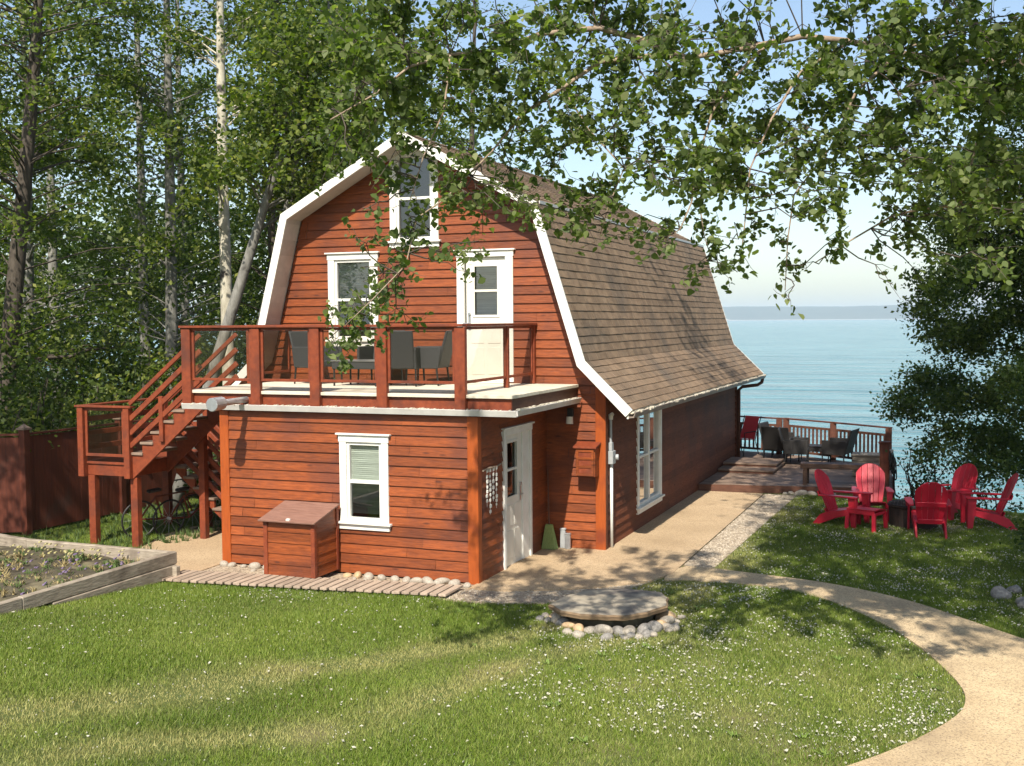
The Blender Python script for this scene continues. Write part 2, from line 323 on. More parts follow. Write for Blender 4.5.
CL_OVER=[(0.99,-5.42,6.67,20),(2.16,-7.39,6.04,20),(0.84,-4.91,6.89,20),(1.77,-6.06,6.61,20),(2.18,-6.52,6.42,24),(1.75,-5.95,6.61,24),(1.94,-5.55,6.49,24),(2.29,-5.93,6.58,24),(1.7,-4.02,7.13,24),(2.2,-5.46,6.69,24),(2.87,-5.74,6.37,24),(1.85,-3.6,7.03,24),(3.01,-5.95,6.28,20),(3.57,-6.93,6.15,20),(3.0,-4.98,6.73,20),(2.97,-4.94,6.62,20),(3.34,-5.4,6.45,20),(3.29,-4.45,6.74,20),(3.61,-5.0,6.57,20),(3.83,-5.1,6.65,20),(3.65,-3.48,6.82,20),(3.83,-4.67,6.6,20),(3.85,-3.96,6.93,20),(3.69,-3.04,6.95,20),(4.64,-4.95,6.35,16),(4.33,-4.01,6.65,16),(4.53,-4.09,6.62,10),(4.86,-5.99,6.09,10),(5.08,-5.75,6.27,6),(5.35,-5.42,6.18,6),(5.55,-4.36,6.57,16),(5.36,-3.75,6.79,16),(5.83,-3.91,6.46,24),(5.91,-3.79,6.61,24),(6.09,-5.21,6.33,24),(6.09,-4.79,6.38,24),(6.18,-2.97,6.66,24),(6.42,-3.61,6.72,24),(6.65,-4.71,6.2,24),(6.5,-4.83,6.33,24),(6.77,-3.92,6.4,24),(7.04,-2.7,6.66,24),(1.95,-6.92,6.04,20),(1.16,-5.81,6.4,20),(2.25,-7.23,6.02,24),(0.86,-4.33,6.65,24),(1.52,-5.22,6.48,24),(1.69,-5.37,6.28,24),(1.91,-5.43,6.27,24),(2.56,-6.61,5.97,24),(2.33,-5.64,6.21,24),(2.02,-4.65,6.45,24),(2.74,-5.93,6.05,20),(2.75,-6.16,6.1,20),(3.26,-6.55,5.94,16),(2.76,-4.94,6.29,16),(3.1,-5.27,6.24,16),(3.54,-6.51,5.88,16),(2.92,-3.19,6.68,20),(3.46,-5.31,6.22,20),(3.32,-4.2,6.38,20),(3.78,-5.23,6.16,20),(3.92,-4.61,6.44,16),(4.2,-5.77,6.08,16),(4.39,-5.49,6.03,16),(4.27,-5.67,6.17,16),(4.39,-4.39,6.3,16),(4.26,-3.45,6.7,16),(4.64,-4.11,6.46,13),(4.64,-4.38,6.41,13),(5.02,-5.16,6.24,13),(5.27,-4.11,6.3,10),(5.09,-3.53,6.34,10),(5.46,-4.2,6.31,20),(5.44,-4.38,6.15,20),(5.81,-3.9,6.43,20),(5.92,-5.82,5.93,20),(6.18,-4.92,6.08,20),(6.16,-4.24,6.17,20),(6.35,-3.52,6.33,20),(6.46,-4.41,6.02,20),(6.7,-4.19,6.31,24),(6.5,-4.13,6.18,24),(6.9,-3.94,6.1,24),(6.84,-3.56,6.31,24),(1.04,-5.31,6.19,16),(1.59,-6.29,5.81,16),(1.78,-6.05,5.96,24),(1.04,-5.03,6.27,24),(1.74,-5.8,6.01,24),(1.94,-6.27,5.87,24),(2.01,-5.36,5.97,24),(2.01,-5.88,5.96,24),(1.67,-3.83,6.47,24),(1.97,-4.92,6.26,24),(2.61,-5.4,6.01,16),(2.61,-5.37,5.98,16),(3.04,-5.59,5.99,13),(2.94,-5.51,6.0,13),(2.8,-4.32,6.24,10),(2.99,-4.6,6.1,10),(3.32,-4.94,5.92,10),(3.09,-3.75,6.27,10),(3.59,-4.84,6.01,13),(4.15,-6.53,5.63,13),(3.83,-4.66,6.08,16),(4.11,-5.2,6.0,16),(3.74,-3.44,6.18,16),(4.3,-5.01,5.96,16),(4.32,-3.28,6.38,16),(4.58,-5.31,5.85,16),(4.63,-4.55,5.98,16),(4.77,-4.3,6.16,16),(4.87,-2.96,6.23,20),(4.43,-1.74,6.47,20),(5.35,-4.65,6.05,24),(5.48,-5.44,5.83,24),(5.72,-5.71,5.78,24),(5.41,-3.59,5.99,24),(5.71,-3.21,6.27,24),(5.79,-3.46,6.25,24),(5.92,-3.53,6.22,24),(6.08,-3.67,5.98,24),(6.32,-4.18,5.98,24),(6.35,-3.13,6.13,24),(6.49,-4.12,5.87,24),(6.52,-5.6,5.61,24),(6.89,-3.72,5.93,24),(6.81,-3.72,5.96,24),(0.58,-4.81,6.09,13),(1.17,-5.99,5.77,13),(1.78,-6.22,5.61,20),(1.22,-5.58,5.75,20),(1.69,-5.51,5.85,24),(2.13,-6.21,5.63,24),(1.37,-4.57,5.88,24),(1.42,-4.66,6.04,24),(2.37,-5.83,5.78,20),(2.36,-5.28,5.71,20),(2.75,-5.72,5.7,13),(2.7,-5.9,5.68,13),(2.97,-5.72,5.74,13),(3.11,-4.88,5.73,13),(3.45,-5.86,5.58,13),(3.42,-5.1,5.69,16),(3.51,-5.83,5.71,16),(3.38,-4.34,5.98,20),(3.87,-5.47,5.75,20),(4.06,-5.44,5.5,10),(4.04,-5.39,5.73,10),(4.22,-5.3,5.71,20),(4.17,-4.17,5.91,20),(4.32,-4.34,5.84,20),(4.27,-4.14,5.81,20),(4.83,-5.81,5.38,20),(4.55,-3.19,5.89,20),(4.86,-3.59,5.72,20),(4.82,-3.68,5.79,20),(5.32,-4.24,5.81,20),(5.17,-4.17,5.86,20),(5.55,-4.68,5.49,24),(5.47,-3.7,5.86,24),(5.85,-3.78,5.69,24),(5.82,-3.59,5.65,24),(6.11,-3.89,5.73,24),(5.95,-4.06,5.62,24),(6.36,-6.23,5.41,20),(6.36,-4.62,5.61,20),(6.5,-3.06,5.95,20),(6.72,-4.3,5.72,20),(6.8,-3.93,5.78,24),(6.82,-3.53,5.75,24),(0.16,-4.24,5.91,10),(0.9,-5.56,5.52,10),(1.19,-5.34,5.53,16),(1.23,-5.58,5.49,16),(1.73,-5.39,5.47,13),(2.09,-6.04,5.37,9),(2.61,-6.21,5.3,13),(2.36,-4.7,5.42,9),(2.7,-5.09,5.49,9),(3.17,-5.68,5.41,13),(2.91,-4.98,5.4,13),(3.47,-5.68,5.46,16),(3.59,-5.96,5.41,16),(3.46,-4.58,5.63,13),(3.65,-4.76,5.59,13),(3.73,-4.3,5.64,13),(3.89,-4.86,5.48,13),(4.51,-5.68,5.24,24),(4.55,-6.03,5.21,24),(4.41,-4.15,5.36,24),(4.55,-4.79,5.34,24),(4.45,-3.17,5.75,24),(4.63,-4.68,5.5,24),(4.76,-3.31,5.73,20),(5.03,-4.17,5.44,20),(5.16,-4.33,5.46,16),(5.41,-4.73,5.23,16),(5.55,-4.6,5.4,16),(5.61,-5.51,5.35,16),(5.91,-4.84,5.41,20),(5.83,-4.33,5.47,20),(6.22,-4.82,5.21,24),(5.93,-3.29,5.58,24),(6.34,-4.37,5.36,24),(6.44,-5.98,5.01,24),(6.63,-4.22,5.45,24),(6.73,-1.62,5.73,24),(6.77,-3.01,5.48,24),(6.87,-4.15,5.23,24),(1.0,-5.69,5.29,3),(1.52,-5.84,5.2,6),(1.99,-6.26,5.15,3),(1.91,-5.03,5.13,13),(2.63,-6.31,5.14,13),(2.5,-4.97,5.21,9),(2.7,-5.26,5.1,10),(2.89,-5.08,5.26,10),(3.38,-5.8,4.97,10),(3.18,-5.27,5.05,10),(3.37,-5.03,5.13,13),(3.59,-5.09,5.16,9),(3.83,-4.75,5.19,16),(4.36,-6.58,4.87,16),(4.0,-3.49,5.16,20),(4.54,-6.06,4.93,20),(4.49,-5.0,5.07,20),(4.52,-4.72,5.12,20),(4.57,-4.31,5.21,20),(4.78,-4.7,5.04,20),(5.2,-5.05,5.11,16),(5.05,-4.4,5.26,16),(5.52,-5.47,4.88,10),(5.33,-4.41,5.02,10),(5.57,-5.35,4.99,13),(5.56,-3.22,5.32,13),(5.79,-4.3,5.25,16),(5.85,-5.11,5.09,16),(6.23,-5.4,4.93,20),(6.06,-4.42,5.19,20),(6.42,-4.85,5.04,24),(6.45,-4.09,5.17,24),(6.66,-3.2,5.06,24),(6.53,-3.79,5.08,24),(6.76,-4.34,5.03,24),(6.97,-3.8,4.99,24),(1.86,-6.56,4.78,3),(1.97,-5.89,4.9,3),(1.74,-4.68,5.06,6),(2.58,-6.45,4.87,9),(2.65,-5.83,4.91,13),(3.04,-5.74,4.77,13),(3.39,-6.34,4.75,10),(3.41,-5.77,4.67,10),(3.03,-3.83,4.84,10),(3.17,-4.71,4.84,10),(3.76,-5.74,4.86,10),(3.39,-4.46,5.04,10),(3.6,-4.12,4.85,6),(4.18,-4.38,4.79,13),(4.8,-5.77,4.62,6),(4.72,-4.29,4.73,9),(4.85,-4.3,4.95,9),(5.31,-4.92,4.8,13),(5.55,-5.47,4.75,13),(5.77,-3.35,4.94,13),(6.02,-3.34,4.84,10),(6.07,-3.76,4.72,10),(6.42,-4.02,4.75,10),(6.31,-4.7,4.87,10),(6.69,-3.71,4.71,13),(6.58,-5.1,4.77,13),(6.97,-3.68,4.8,16),(6.85,-3.17,4.92,16),(1.76,-6.58,4.55,6),(1.46,-5.33,4.57,3),(1.82,-5.47,4.6,9),(2.97,-6.73,4.47,9),(2.02,-4.43,4.7,3),(4.0,-4.81,4.71,9),(4.24,-5.55,4.58,3),(4.51,-4.95,4.57,9),(4.67,-4.66,4.41,3),(4.92,-3.96,4.59,6),(5.37,-4.01,4.51,6),(5.65,-5.33,4.59,6),(5.74,-3.32,4.57,6),(6.2,-4.16,4.49,9),(6.23,-4.17,4.45,6),(6.61,-3.03,4.47,9),(6.82,-5.38,4.31,13),(1.21,-5.18,4.2,6),(1.28,-4.87,4.18,9),(2.41,-6.1,4.34,6),(4.41,-4.43,4.34,9),(5.0,-4.07,4.39,3),(5.07,-3.69,4.33,9),(5.93,-4.09,4.14,3),(6.18,-3.9,4.12,6),(6.38,-3.8,4.36,3),(6.78,-1.98,4.47,3),(6.81,-3.93,4.26,3),(0.57,-4.95,3.93,6),(0.85,-4.93,4.01,13),(1.76,-6.01,4.11,9),(5.14,-5.09,4.0,3),(0.95,-5.48,3.56,6),(1.49,-6.02,3.69,13),(1.42,-4.95,3.81,9),(4.79,-2.17,7.71,40),(4.55,-4.39,7.34,40),(6.09,-2.46,7.36,40),(1.22,-5.29,7.64,40),(4.06,-5.09,7.73,40),(6.5,-2.39,7.16,40),(4.33,-5.31,7.06,40),(8.28,-6.07,5.94,40),(3.49,-4.43,7.88,40),(4.85,-4.62,6.97,40),(5.37,-3.18,7.75,40),(5.7,-4.58,6.78,40),(2.92,-6.85,6.95,40),(2.82,-5.13,7.4,40),(1.81,-5.97,7.68,40),(9.18,-2.03,7.75,40),(3.42,-5.03,6.97,40),(7.8,-4.25,6.84,40),(4.32,-4.58,7.17,40),(8.47,-1.92,7.67,40),(8.52,-2.63,7.75,40),(7.21,-3.13,7.32,40),(0.9,-5.24,8.12,40),(8.05,-4.46,7.34,40),(5.97,-4.24,7.64,40),(6.21,-5.61,7.03,40),(9.28,-0.76,8.37,40),(1.58,-4.87,8.12,40),(4.68,-2.83,7.61,40),(2.28,-6.74,6.78,40),(8.04,-3.07,7.74,40),(3.85,-5.77,7.54,40),(7.43,-2.16,7.64,40),(2.73,-6.07,7.37,40),(3.26,-4.89,6.84,40),(3.9,-4.19,8.0,40),(4.71,-4.93,7.03,40),(2.53,-5.97,7.14,40),(6.71,-6.25,6.55,40),(2.81,-6.48,7.17,40),(5.02,-2.97,7.68,40),(6.56,-4.69,7.08,40),(7.54,-3.51,6.85,40),(3.09,-4.47,7.69,40),(8.2,-4.34,7.13,40),(8.66,-4.22,7.26,40),(7.55,-1.81,7.96,40),(8.2,-1.94,7.52,40),(2.18,-6.88,6.42,40),(7.12,-2.22,7.98,40),(4.41,-4.15,7.64,40),(7.01,-3.25,7.48,40),(8.2,-3.29,7.7,40),(9.02,-1.96,7.15,40),(8.65,-1.79,7.6,40),(2.73,-4.36,8.18,40),(5.68,-2.82,7.95,40),(8.97,-1.79,7.01,40),(4.94,-4.25,7.8,40),(5.59,-4.71,7.57,40),(9.07,-3.76,5.54,40),(8.37,-2.73,4.97,40),(7.62,-6.26,5.67,40),(7.87,-3.56,5.51,40),(9.28,-2.1,6.22,40),(7.22,-4.98,6.24,40),(8.55,-5.74,5.35,40),(8.51,-2.0,5.97,40),(7.67,-3.44,5.34,40),(9.07,-1.34,5.83,40),(7.27,-4.2,6.18,40),(7.13,-5.6,4.71,40),(7.4,-2.22,6.67,40),(8.59,-2.27,5.23,40),(7.5,-2.09,5.63,40),(7.69,-2.27,6.26,40),(7.22,-1.96,5.62,40),(7.97,-1.7,5.87,40),(8.85,-0.82,6.17,40),(7.45,-5.52,5.67,40),(8.78,-4.07,6.17,40),(9.43,-1.96,6.6,40),(8.54,-3.04,5.32,40),(9.19,-2.79,6.11,40),(8.52,-5.22,5.17,40),(8.79,-1.7,6.31,40),(8.63,-3.41,5.7,40),(8.49,-4.75,6.0,40),(8.23,-2.51,6.84,40),(8.48,-5.17,6.07,40),(8.35,-2.44,5.94,40),(9.43,-2.09,5.21,40),(7.5,-4.2,5.11,40),(8.32,-4.12,6.05,40),(7.54,-4.31,6.44,40),(8.46,-4.48,5.53,40),(8.0,-3.32,6.12,40),(8.2,-4.43,5.16,40),(8.18,-2.23,5.59,40),(9.04,-2.39,6.51,40)]
CL_OVER+=[(1.99,-6.17,5.13,5),(1.96,-5.88,5.05,5),(2.24,-6.36,4.86,5),(2.09,-5.91,4.79,5),(2.08,-6.25,4.76,5),(2.12,-6.24,4.66,5),(1.47,-5.94,4.33,5),(1.61,-6.36,4.12,5),(1.62,-6.42,3.99,5),(1.62,-6.22,3.87,5),(1.44,-6.19,3.84,5),(1.8,-6.35,4.03,5),(1.9,-6.11,4.45,5),(2.16,-6.44,4.32,5),(2.67,-6.04,4.9,5),(2.83,-5.99,4.95,5),(3.05,-6.15,4.74,5),(3.18,-6.15,4.8,5),(2.61,-6.39,5.04,5),(2.35,-6.11,5.18,5),(3.3,-5.74,4.87,5),(3.55,-5.68,4.82,5),(4.01,-5.41,4.57,5),(4.21,-5.71,4.46,5),(4.46,-5.28,4.33,5),(4.56,-5.16,4.28,5),(4.66,-4.97,4.4,5),(3.98,-5.65,4.72,5),(1.89,-6.34,5.22,5),(1.97,-6.74,5.24,5),(1.66,-6.46,5.17,5),(2.22,-6.69,5.23,5)]
LIMBS={'A':([(9.38,-2.12,6.11),(8.13,-2.68,6.16),(7.02,-3.18,6.23),(6.31,-3.53,6.26),(5.95,-3.74,6.3),(5.52,-3.98,6.38),(5.15,-4.19,6.41),(4.82,-4.4,6.32),(4.49,-4.6,6.23),(4.18,-4.8,6.19),(3.85,-4.99,6.19),(3.5,-5.21,6.13),(3.21,-5.4,5.91),(2.92,-5.6,5.64),(2.67,-5.79,5.3),(2.38,-6.0,4.89),(2.21,-6.14,4.69),(2.05,-6.3,4.32),(1.88,-6.45,4.02),(1.68,-6.61,3.81)],0.085,0.012),'B':([(4.16,-4.73,6.2),(3.79,-4.92,6.34),(3.47,-5.1,6.44),(3.22,-5.25,6.45),(2.99,-5.4,6.39),(2.73,-5.56,6.3),(2.55,-5.69,6.22),(2.32,-5.84,6.16),(2.02,-6.02,6.03),(1.73,-6.21,5.8),(1.44,-6.39,5.58)],0.045,0.01),'C':([(9.5,-1.71,4.87),(8.21,-2.32,4.89),(7.06,-2.87,4.9),(6.48,-3.19,4.93),(6.13,-3.42,4.86),(5.87,-3.62,4.78),(5.53,-3.86,4.59),(5.24,-4.09,4.36)],0.035,0.007),'D':([(6.46,-3.69,6.48),(6.21,-3.87,6.35),(5.97,-4.06,6.27),(5.8,-4.21,6.2),(5.71,-4.33,6.17)],0.02,0.008),'E':([(4.81,-4.35,6.33),(4.6,-4.47,6.06),(4.4,-4.59,5.74),(4.28,-4.68,5.29),(4.21,-4.75,4.92),(4.13,-4.81,4.69),(4.0,-4.89,4.56)],0.022,0.006),'F':([(4.21,-4.78,5.01),(4.3,-4.75,4.92),(4.35,-4.75,4.6),(4.41,-4.74,4.36)],0.012,0.005),'G':([(5.53,-4.07,6.36),(5.11,-4.27,6.06),(4.87,-4.41,5.65),(4.72,-4.52,5.19),(4.68,-4.59,4.64),(4.64,-4.65,4.33)],0.02,0.006),'H':([(5.95,-3.79,6.29),(5.61,-3.97,5.94),(5.37,-4.12,5.48),(5.12,-4.27,5.02),(5.04,-4.34,4.56),(5.01,-4.41,4.1)],0.02,0.006),'I':([(3.19,-5.35,5.92),(3.33,-5.29,5.53),(3.66,-5.15,5.17),(3.58,-5.17,4.87),(3.49,-5.2,4.6)],0.014,0.005),'J':([(2.35,-5.89,6.15),(2.3,-6.0,5.66),(2.21,-6.14,5.22),(2.13,-6.26,4.87)],0.014,0.005),'K':([(6.48,-3.34,4.9),(6.61,-3.33,5.41),(6.69,-3.34,5.97),(6.72,-3.37,6.42)],0.02,0.008)}
CL_RIGHT=[(7.06,12.9,9.91),(7.71,11.29,9.2),(8.81,12.2,9.28),(6.74,12.72,8.8),(7.78,12.26,8.61),(8.52,12.57,8.6),(8.96,14.86,8.94),(6.44,10.18,8.44),(7.0,8.98,7.99),(7.76,11.21,8.56),(8.46,11.24,8.04),(6.0,13.08,7.79),(7.0,10.72,7.88),(7.43,8.76,7.43),(8.28,12.86,7.75),(9.26,13.64,7.86),(6.14,12.53,7.18),(6.57,11.95,7.26),(7.49,11.1,7.06),(7.7,10.11,7.17),(8.58,10.11,6.84),(5.8,9.95,6.43),(6.2,10.1,6.58),(6.84,8.36,6.55),(7.46,9.16,6.52),(8.29,14.3,6.97),(9.54,14.61,7.1),(5.54,7.82,6.08),(6.05,12.23,6.16),(6.99,10.87,5.87),(7.93,11.74,6.03),(8.12,11.28,6.1),(9.07,10.84,6.15),(5.65,10.82,5.78),(5.97,11.24,5.39),(6.58,10.43,5.28),(7.43,12.85,5.3),(7.91,9.37,5.21),(8.89,12.69,5.79),(5.73,8.0,4.66),(6.07,10.4,4.85),(6.52,10.62,4.97),(7.11,9.69,4.66),(7.87,10.34,5.04),(8.76,9.53,4.86),(5.3,8.05,3.91),(5.8,11.61,4.43),(6.57,12.93,4.52),(7.15,10.84,4.07),(8.05,9.96,4.45),(8.6,13.51,4.38),(9.26,12.0,4.28),(5.72,10.23,3.53),(6.27,10.19,3.5),(6.79,10.6,3.82),(7.69,10.54,3.7),(8.11,9.64,3.52),(8.58,9.07,3.44),(4.96,12.42,2.68),(5.7,11.19,3.21),(6.53,8.18,2.93),(7.26,10.16,3.18),(8.22,13.44,2.85),(9.03,13.72,2.76),(9.03,10.78,2.97),(5.3,12.43,2.47),(5.86,12.95,1.95),(6.94,12.92,2.26),(7.67,12.61,2.48),(8.05,10.12,2.39),(8.64,14.01,2.21),(9.33,12.55,2.41),(5.11,9.91,1.84),(5.61,12.16,2.09),(6.56,10.75,2.06),(7.24,13.25,1.71),(7.91,10.39,2.07),(8.72,14.04,1.93),(8.75,10.35,1.96),(5.33,8.71,1.9),(6.22,9.01,1.43),(6.54,8.62,1.95),(7.04,9.84,1.24),(7.65,8.99,1.92),(9.08,14.05,1.05),(9.28,10.42,1.39),(5.9,8.01,1.36),(6.51,10.61,0.79),(7.11,12.86,0.85),(8.32,12.67,0.61),(8.88,10.96,0.95),(6.74,8.17,1.07),(7.19,8.8,0.91),(7.77,10.42,0.87),(9.17,13.58,0.37)]
# ------------------------------------------------------------------ camera, light, sky
cam = bpy.data.objects.new('camera', bpy.data.cameras.new('camera')); COL.objects.link(cam); S.camera = cam
yaw, pit, rol = .37903, -.054725, -.00771
fw = Vector((-math.sin(yaw)*math.cos(pit), math.cos(yaw)*math.cos(pit), math.sin(pit)))
rt = Vector((math.cos(yaw), math.sin(yaw), 0)); up = rt.cross(fw)
r2 = rt*math.cos(rol) + up*math.sin(rol); u2 = up*math.cos(rol) - rt*math.sin(rol)
mw = Matrix((( r2.x,u2.x,-fw.x,6.5427),(r2.y,u2.y,-fw.y,-15.0224),(r2.z,u2.z,-fw.z,3.8394),(0,0,0,1)))
cam.matrix_world = mw
cam.data.sensor_width = 36; cam.data.lens = 1137.3/1024*36; cam.data.clip_end = 40000; cam.data.clip_start = .1
SUN = Vector((.16, -.93, 1.0)).normalized()
sun = bpy.data.objects.new('sun', bpy.data.lights.new('sun', 'SUN')); COL.objects.link(sun)
sun.data.energy = 5.0; sun.data.angle = R_(.6); sun.data.color = (1, .93, .82)
sun.rotation_euler = SUN.to_track_quat('Z', 'Y').to_euler(); sun.location = (8,-30,40)
w = bpy.data.worlds.new('World'); S.world = w; w.use_nodes = True
nt = w.node_tree; bg = nt.nodes['Background']
sky = nt.nodes.new('ShaderNodeTexSky'); sky.sky_type = 'NISHITA'; sky.sun_disc = False
sky.sun_elevation = math.asin(SUN.z); sky.sun_rotation = math.atan2(SUN.x, SUN.y)
sky.air_density = 1.02; sky.dust_density = 1.2; sky.ozone_density = .3; sky.altitude = 0
nt.links.new(sky.outputs[0], bg.inputs[0]); bg.inputs[1].default_value = .115
S.view_settings.view_transform = 'Standard'; S.view_settings.look = 'None'; S.view_settings.gamma = 1; S.view_settings.exposure = .64
S.cycles.use_denoising = True
S.cycles.max_bounces = 8; S.cycles.transparent_max_bounces = 16; S.cycles.volume_bounces = 1; S.cycles.caustics_reflective = False; S.cycles.caustics_refractive = False

# ------------------------------------------------------------------ terrain
def smooth(t): t = np.clip(t, 0, 1); return t*t*(3-2*t)
def lawn_z(x, y):
    return .085*np.maximum(0, -1.4-y)*smooth((3.0-x)/6.0)
def edge_y(x):
    e = np.where(x > 4.9, 10.3 - .45*np.clip(x-5, 0, 8), 16.6)
    e = np.where(x < -8, 16.6 + smooth((-8-x)/10)*26, e)
    return e
def terrain_z(x, y):
    z = lawn_z(x, np.maximum(y, -14)) - np.clip((y - edge_y(x))*.75, 0, 7)
    z = np.where(x > 3.0, z + .05*smooth((x-8)/3)*0, z)
    return z
far = [60,120,300,800,2000,5000,9000]
gx = np.array([-v for v in far[::-1]] + list(np.arange(-40, 40.1, .5)) + far)
gy = np.array([-v for v in far[::-1][4:]] + list(np.arange(-40, 80.1, .5)) + [120,300,800,2000,5000,9000])
X, Y = np.meshgrid(gx, gy); Z = terrain_z(X, Y)
nx, ny = len(gx), len(gy)
g = MB(); g.v = list(map(tuple, np.stack([X,Y,Z], -1).reshape(-1,3).tolist()))
g.f = [(j*nx+i, j*nx+i+1, (j+1)*nx+i+1, (j+1)*nx+i) for j in range(ny-1) for i in range(nx-1)]
obj('ground', g, M['ground'], smooth=True, kind='structure', fix=False)
WZ = -3.4
g = MB(); g.add([(-12000,-3000,WZ),(12000,-3000,WZ),(12000,12000,WZ),(-12000,12000,WZ)], [(0,1,2,3)])
obj('lake_water', g, M['water'], kind='structure', fix=False)
# far shore: a rolling wooded ridge and its pale beach, 5 to 6 km away
def ridge(y0, base, amp, x0, x1, seed, step=60, depth=900):
    r = random.Random(seed); n = int((x1-x0)/step); m = MB(); ph = [r.uniform(0, 6) for _ in range(6)]
    rows = []
    for i in range(n+1):
        x = x0 + i*step
        h = base + amp*(.5*math.sin(x/1400+ph[0]) + .3*math.sin(x/520+ph[1]) + .15*math.sin(x/170+ph[2])) + r.uniform(0, amp*.12)
        rows.append([(x, y0, WZ-1), (x, y0+60, WZ+6), (x, y0+depth*.5, h*.8), (x, y0+depth, h), (x, y0+depth*2, -5)])
    for q in rows: m.v += q
    for i in range(n):
        for k in range(4): a = i*5+k; m.f.append((a, a+5, a+6, a+1))
    return m
obj('far_hills', ridge(5200, 50, 26, -7000, 6500, 3), M['hill'], kind='structure', smooth=True)
m = MB(); rr = random.Random(8)
xs = np.arange(-6000, 6000, 50)
for x in xs:
    h = 3 + 11*max(0, math.sin(x/310.)+.5*math.sin(x/97.)+rr.uniform(-.4,.4)) ; m.add([(x,5150,WZ-.5),(x+50,5150,WZ-.5),(x+50,5215,WZ+h),(x,5215,WZ+h)], [(0,1,2,3)])
obj('far_beach', m, M['beach'], kind='structure', fix=False)
# the air over the lake
hz = bpy.data.materials.new('haze'); hz.use_nodes = True; hn = hz.node_tree; hn.nodes.remove(hn.nodes['Principled BSDF'])
pv = hn.nodes.new('ShaderNodeVolumePrincipled'); pv.inputs['Color'].default_value = (.82,.91,1,1); pv.inputs['Density'].default_value = .00016; pv.inputs['Anisotropy'].default_value = .1
hn.links.new(pv.outputs[0], hn.nodes['Material Output'].inputs['Volume'])
m = MB(); m.box(-13000, 13000, -9100, 12500, -9, 100)
obj('haze', m, hz, kind='stuff', fix=True)

# ------------------------------------------------------------------ paving
def sheet(name, poly, z, m, th=.05):
    return obj(name, MB().slab(poly, z-th, z), m, kind='structure')
def wob(poly, a=.04, step=.25):
    out = []
    for i, p in enumerate(poly):
        q = poly[(i+1) % len(poly)]; L = math.dist(p, q); n = max(1, int(L/step))
        for k in range(n):
            t = k/n; out.append((p[0]+(q[0]-p[0])*t + random.uniform(-a,a), p[1]+(q[1]-p[1])*t + random.uniform(-a,a)))
    return out
PATIO = [(-.0,-.35),(.5,-.32),(1.2,.0),(1.75,.35),(2.3,.95),(2.5,1.6),(2.5,9.9),(1.0,9.9),(.0,2.9)]
PATIO_G = [(-.2,-1.0),(.45,-1.05),(1.35,-.75),(1.9,-.1),(2.3,.9),(1.75,.4),(1.2,.05),(.5,-.28),(-.02,-.3)]
STRIP = [(2.52,2.25),(3.0,2.1),(3.2,9.95),(2.52,9.93)]
PATH = [(2.42,1.05),(2.73,1.28),(3.52,1.28),(4.0,1.2),(4.43,1.06),(4.975,.653),(5.45,0),(5.72,-.4),(5.934,-.804),(6.18,-1.35),(6.378,-1.938),(6.54,-2.45),(6.61,-2.9),(6.56,-3.4),(6.3,-4.04),(5.976,-4.65),(5.663,-5.127),(5.2,-5.8),(4.9,-7.0),(4.9,-9.5),(10.5,-9.5),(10.2,-4.0),(9.0,-1.8),(7.5,-.7),(7.13,-.3),(6.85,.02),(6.58,.33),(5.97,1.02),(5.28,1.5),(4.56,1.83),(3.825,1.98),(2.98,2.18),(2.5,2.25)]
def chaikin(po, n=2):
    for _ in range(n):
        po = [q for a, b in zip(po, po[1:]+po[:1]) for q in ((a[0]*.75+b[0]*.25, a[1]*.75+b[1]*.25), (a[0]*.25+b[0]*.75, a[1]*.25+b[1]*.75))]
    return po
PATH = chaikin(PATH)
SIDEP = [(-4.4,0.15),(-4.38,-.55),(-4.42,-1.2),(-6.0,-1.05),(-6.4,.3),(-6.9,1.6),(-6.9,3.4),(-5.8,3.6),(-4.4,3.0)]
sheet('patio_paving', PATIO, .030, M['concrete'])
sheet('side_paving', SIDEP, .022, M['concrete'])
sheet('gravel_edge', wob(PATIO_G), .016, M['gravel'])
sheet('gravel_strip', STRIP, .018, M['gravel'])
sheet('gravel_path', PATH, .024, M['path'])
# loose gravel pebbles on the strip and at the edge of the lawn
def pebbles(name, polys, n, r0, r1, m, z=.02):
    g = MB(); ico = [(0,0,1),(.9,0,.3),(.28,.85,.3),(-.72,.53,.3),(-.72,-.53,.3),(.28,-.85,.3)]
    fc = [(0,1,2),(0,2,3),(0,3,4),(0,4,5),(0,5,1)]
    for _ in range(n):
        po = random.choice(polys); xs = [p[0] for p in po]; ys = [p[1] for p in po]
        x, y = random.uniform(min(xs), max(xs)), random.uniform(min(ys), max(ys))
        if not inpoly(np.array([x]), np.array([y]), po)[0]: continue
        r = random.uniform(r0, r1); a = random.uniform(0, 6); e = random.uniform(.5, 1)
        g.add([(x+r*(q[0]*math.cos(a)-q[1]*e*math.sin(a)), y+r*(q[0]*math.sin(a)+q[1]*e*math.cos(a)), z-.006+r*.6*q[2]) for q in ico], fc)
    return obj(name, g, m, kind='stuff', fix=False)
def inpoly(x, y, poly):
    c = np.zeros(x.shape, bool); n = len(poly); j = n-1
    for i in range(n):
        xi, yi = poly[i]; xj, yj = poly[j]
        t = ((yi > y) != (yj > y)) & (x < (xj-xi)*(y-yi)/(yj-yi+1e-12)+xi)
        c ^= t; j = i
    return c
sheet('foundation_gravel', [(-4.5,-1.0),(-.02,-.55),(-.02,-.03),(-4.5,-.03)], .010, M['gravel'], .03)
pebbles('loose_gravel', [STRIP, STRIP, PATIO_G], 4200, .010, .028, M['stone4'])

pebbles('patio_grit', [PATIO], 3800, .005, .013, M['stone4'], z=.032)
pebbles('path_grit', [PATH], 5200, .005, .013, M['stone4'], z=.026)
